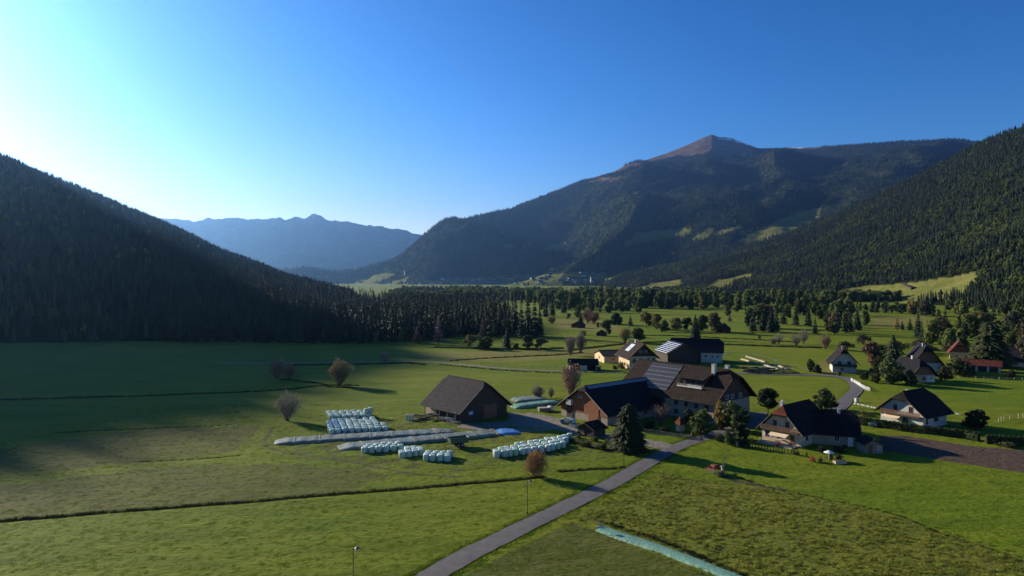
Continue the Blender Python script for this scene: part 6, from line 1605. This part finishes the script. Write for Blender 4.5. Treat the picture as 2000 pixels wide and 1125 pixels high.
# ------------------------------------------------------------------ grass, weeds and ditch growth
def tuft_mesh(seed, n, h, spread, w, mt):
    rnd = random.Random(seed); m = MB()
    for k in range(n):
        a = rnd.uniform(0, 6.28); r = spread * math.sqrt(rnd.random()); x, y = math.cos(a) * r, math.sin(a) * r
        b_ = rnd.uniform(0, 6.28); ln_ = rnd.uniform(.2, .55) * h; hh = h * rnd.uniform(.5, 1.1); c, s_ = math.cos(b_) * w, math.sin(b_) * w
        m.add([(x - s_, y + c, 0), (x + s_, y - c, 0), (x + math.cos(b_) * ln_, y + math.sin(b_) * ln_, hh)], [(0, 1, 2)])
    return m.mesh('tuft', mt)
def tuft_holder(me, name, label, px, py):
    x, y, _ = at(px, py); o = link(name, me); o.location = (x, y, 0); return tag(o, label, 'plant')
def ground_h(x, y):
    i = np.clip(np.searchsorted(ys, y) - 1, 0, len(ys) - 2); j = np.clip(np.searchsorted(xs, x) - 1, 0, len(xs) - 2)
    u = (x - xs[j]) / (xs[j + 1] - xs[j]); v = (y - ys[i]) / (ys[i + 1] - ys[i])
    return (Z[i, j] * (1 - u) + Z[i, j + 1] * u) * (1 - v) + (Z[i + 1, j] * (1 - u) + Z[i + 1, j + 1] * u) * v
def clear_of_roads(x, y, m=.25):
    d = np.full(len(x), 1e9)
    for ln_, hw in ROADS: d = np.minimum(d, seg_dist(x, y, ln_) - hw)
    return d > m
TA = tuft_holder(tuft_mesh(1, 26, .20, .55, .035, 'tuft_green'), 'grass_tuft', 'lighter green grass tuft at the lower edge of the left meadow', 400, 1110)
TB = tuft_holder(tuft_mesh(2, 30, .42, .40, .04, 'tuft_rough'), 'weed_tuft', 'yellowish weed tuft in the lower right rough meadow', 1600, 1100)
TD = tuft_holder(tuft_mesh(3, 34, .50, .45, .05, 'tuft_dark'), 'sedge_tuft', 'dark sedge tuft in the near ditch line', 300, 995)
def scat(n, x0, x1, y0, y1, test, src, name, label, slo, shi, power=1.0):
    x = rng.uniform(x0, x1, n); y = y0 + (y1 - y0) * rng.random(n) ** power
    k = test(x, y) & clear_of_roads(x, y); x, y = x[k], y[k]
    sc = rng.uniform(slo, shi, len(x)); scatter_object(name, np.stack([x, y, ground_h(x, y) - .02], 1), sc, [src], label)
    return len(x)
plain = lambda x, y: ~(in_poly(x, y, ROUGH_FIELD) | in_poly(x, y, PLOUGHED) | in_poly(x, y, MOWN))
q1 = scat(60000, -110, 125, 66, 190, lambda x, y: plain(x, y) & (np.abs(x) < .85 * y) & (fbm(x / .9, y / .5, 3, 88) > -.05), TA, 'meadow_grass', 'short uneven meadow grass', .35, .8, 1.5)
q2 = scat(70000, -5, 120, 60, 170, lambda x, y: in_poly(x + rng.normal(0, 1.2, len(x)), y + rng.normal(0, 1.2, len(x)), ROUGH_FIELD) & (fbm(x / 1.6, y / 1.6, 3, 90) > -.10), TB, 'rough_weeds', 'tall yellow brown weeds of the rough meadow', .25, .75, 1.2)
q3 = scat(25000, -20, 40, 60, 105, lambda x, y: in_poly(x, y, MOWN) & (fbm(x / 1.5, y / 1.5, 3, 91) > -.02), TA, 'mown_grass', 'cropped grass of the triangle between lane and sheet', .25, .6, 1.0)
DX = []; DS = []
for ln_, w, h in DITCH_W:
    for (x1, y1), (x2, y2) in zip(ln_, ln_[1:]):
        L_ = math.hypot(x2 - x1, y2 - y1)
        dens = 7.0 if y1 < 160 else 3.0
        n = int(L_ * w * 2 * dens) + 1
        for k in range(n):
            t_ = random.random(); a_ = random.uniform(0, 6.28); r = w * random.random() ** .7 * (0.6 + 0.8 * random.random())
            DX.append((x1 + (x2 - x1) * t_ + math.cos(a_) * r, y1 + (y2 - y1) * t_ + math.sin(a_) * r)); DS.append(h * random.uniform(.9, 2.0))
DX = np.array(DX); DS = np.array(DS); k = clear_of_roads(DX[:, 0], DX[:, 1], .3); DX = DX[k]; DS = DS[k]
scatter_object('ditch_growth', np.stack([DX[:, 0], DX[:, 1], ground_h(DX[:, 0], DX[:, 1]) - .03], 1), DS * 1.05, [TD], 'dark rank growth along the ditches and field edges', wscale=np.clip(DS, .6, 3) * 1.15)
# verge of the lane
VX = []
for ln_, hw in ROADS[:1]:
    for (x1, y1), (x2, y2) in zip(ln_, ln_[1:]):
        L_ = math.hypot(x2 - x1, y2 - y1); nx, ny = -(y2 - y1) / L_, (x2 - x1) / L_
        for k in range(int(L_ * 10)):
            t_ = random.random(); s_ = random.choice((-1, 1)) * (hw + random.uniform(.05, .9)); VX.append((x1 + (x2 - x1) * t_ + nx * s_, y1 + (y2 - y1) * t_ + ny * s_))
VX = np.array(VX); scatter_object('verge_grass', np.stack([VX[:, 0], VX[:, 1], ground_h(VX[:, 0], VX[:, 1])], 1), rng.uniform(.5, 1.3, len(VX)), [TA], 'ragged grass verge along the lane')
print('tufts', q1, q2, q3, len(DX))
# contrail far up
def sky_pt(px, py, dist):
    d = ray(px, py); return Vector((d[0] * dist, d[1] * dist, CAM_H + d[2] * dist))
m_c = bpy.data.materials.new('contrail'); m_c.use_nodes = True
bn = m_c.node_tree.nodes['Principled BSDF']; bn.inputs['Base Color'].default_value = (.9, .92, .95, 1); bn.inputs['Roughness'].default_value = 1; bn.inputs['Alpha'].default_value = .22
p, q = sky_pt(891, 125, 26000), sky_pt(911, 142, 26000)
o = MB().tube(tuple(p), tuple(p * .4 + q * .6), 20, 14, 6).tube(tuple(p * .4 + q * .6), tuple(q), 14, 3, 6).build('contrail', m_c); tag(o, 'short thin white contrail high in the blue sky', 'contrail')
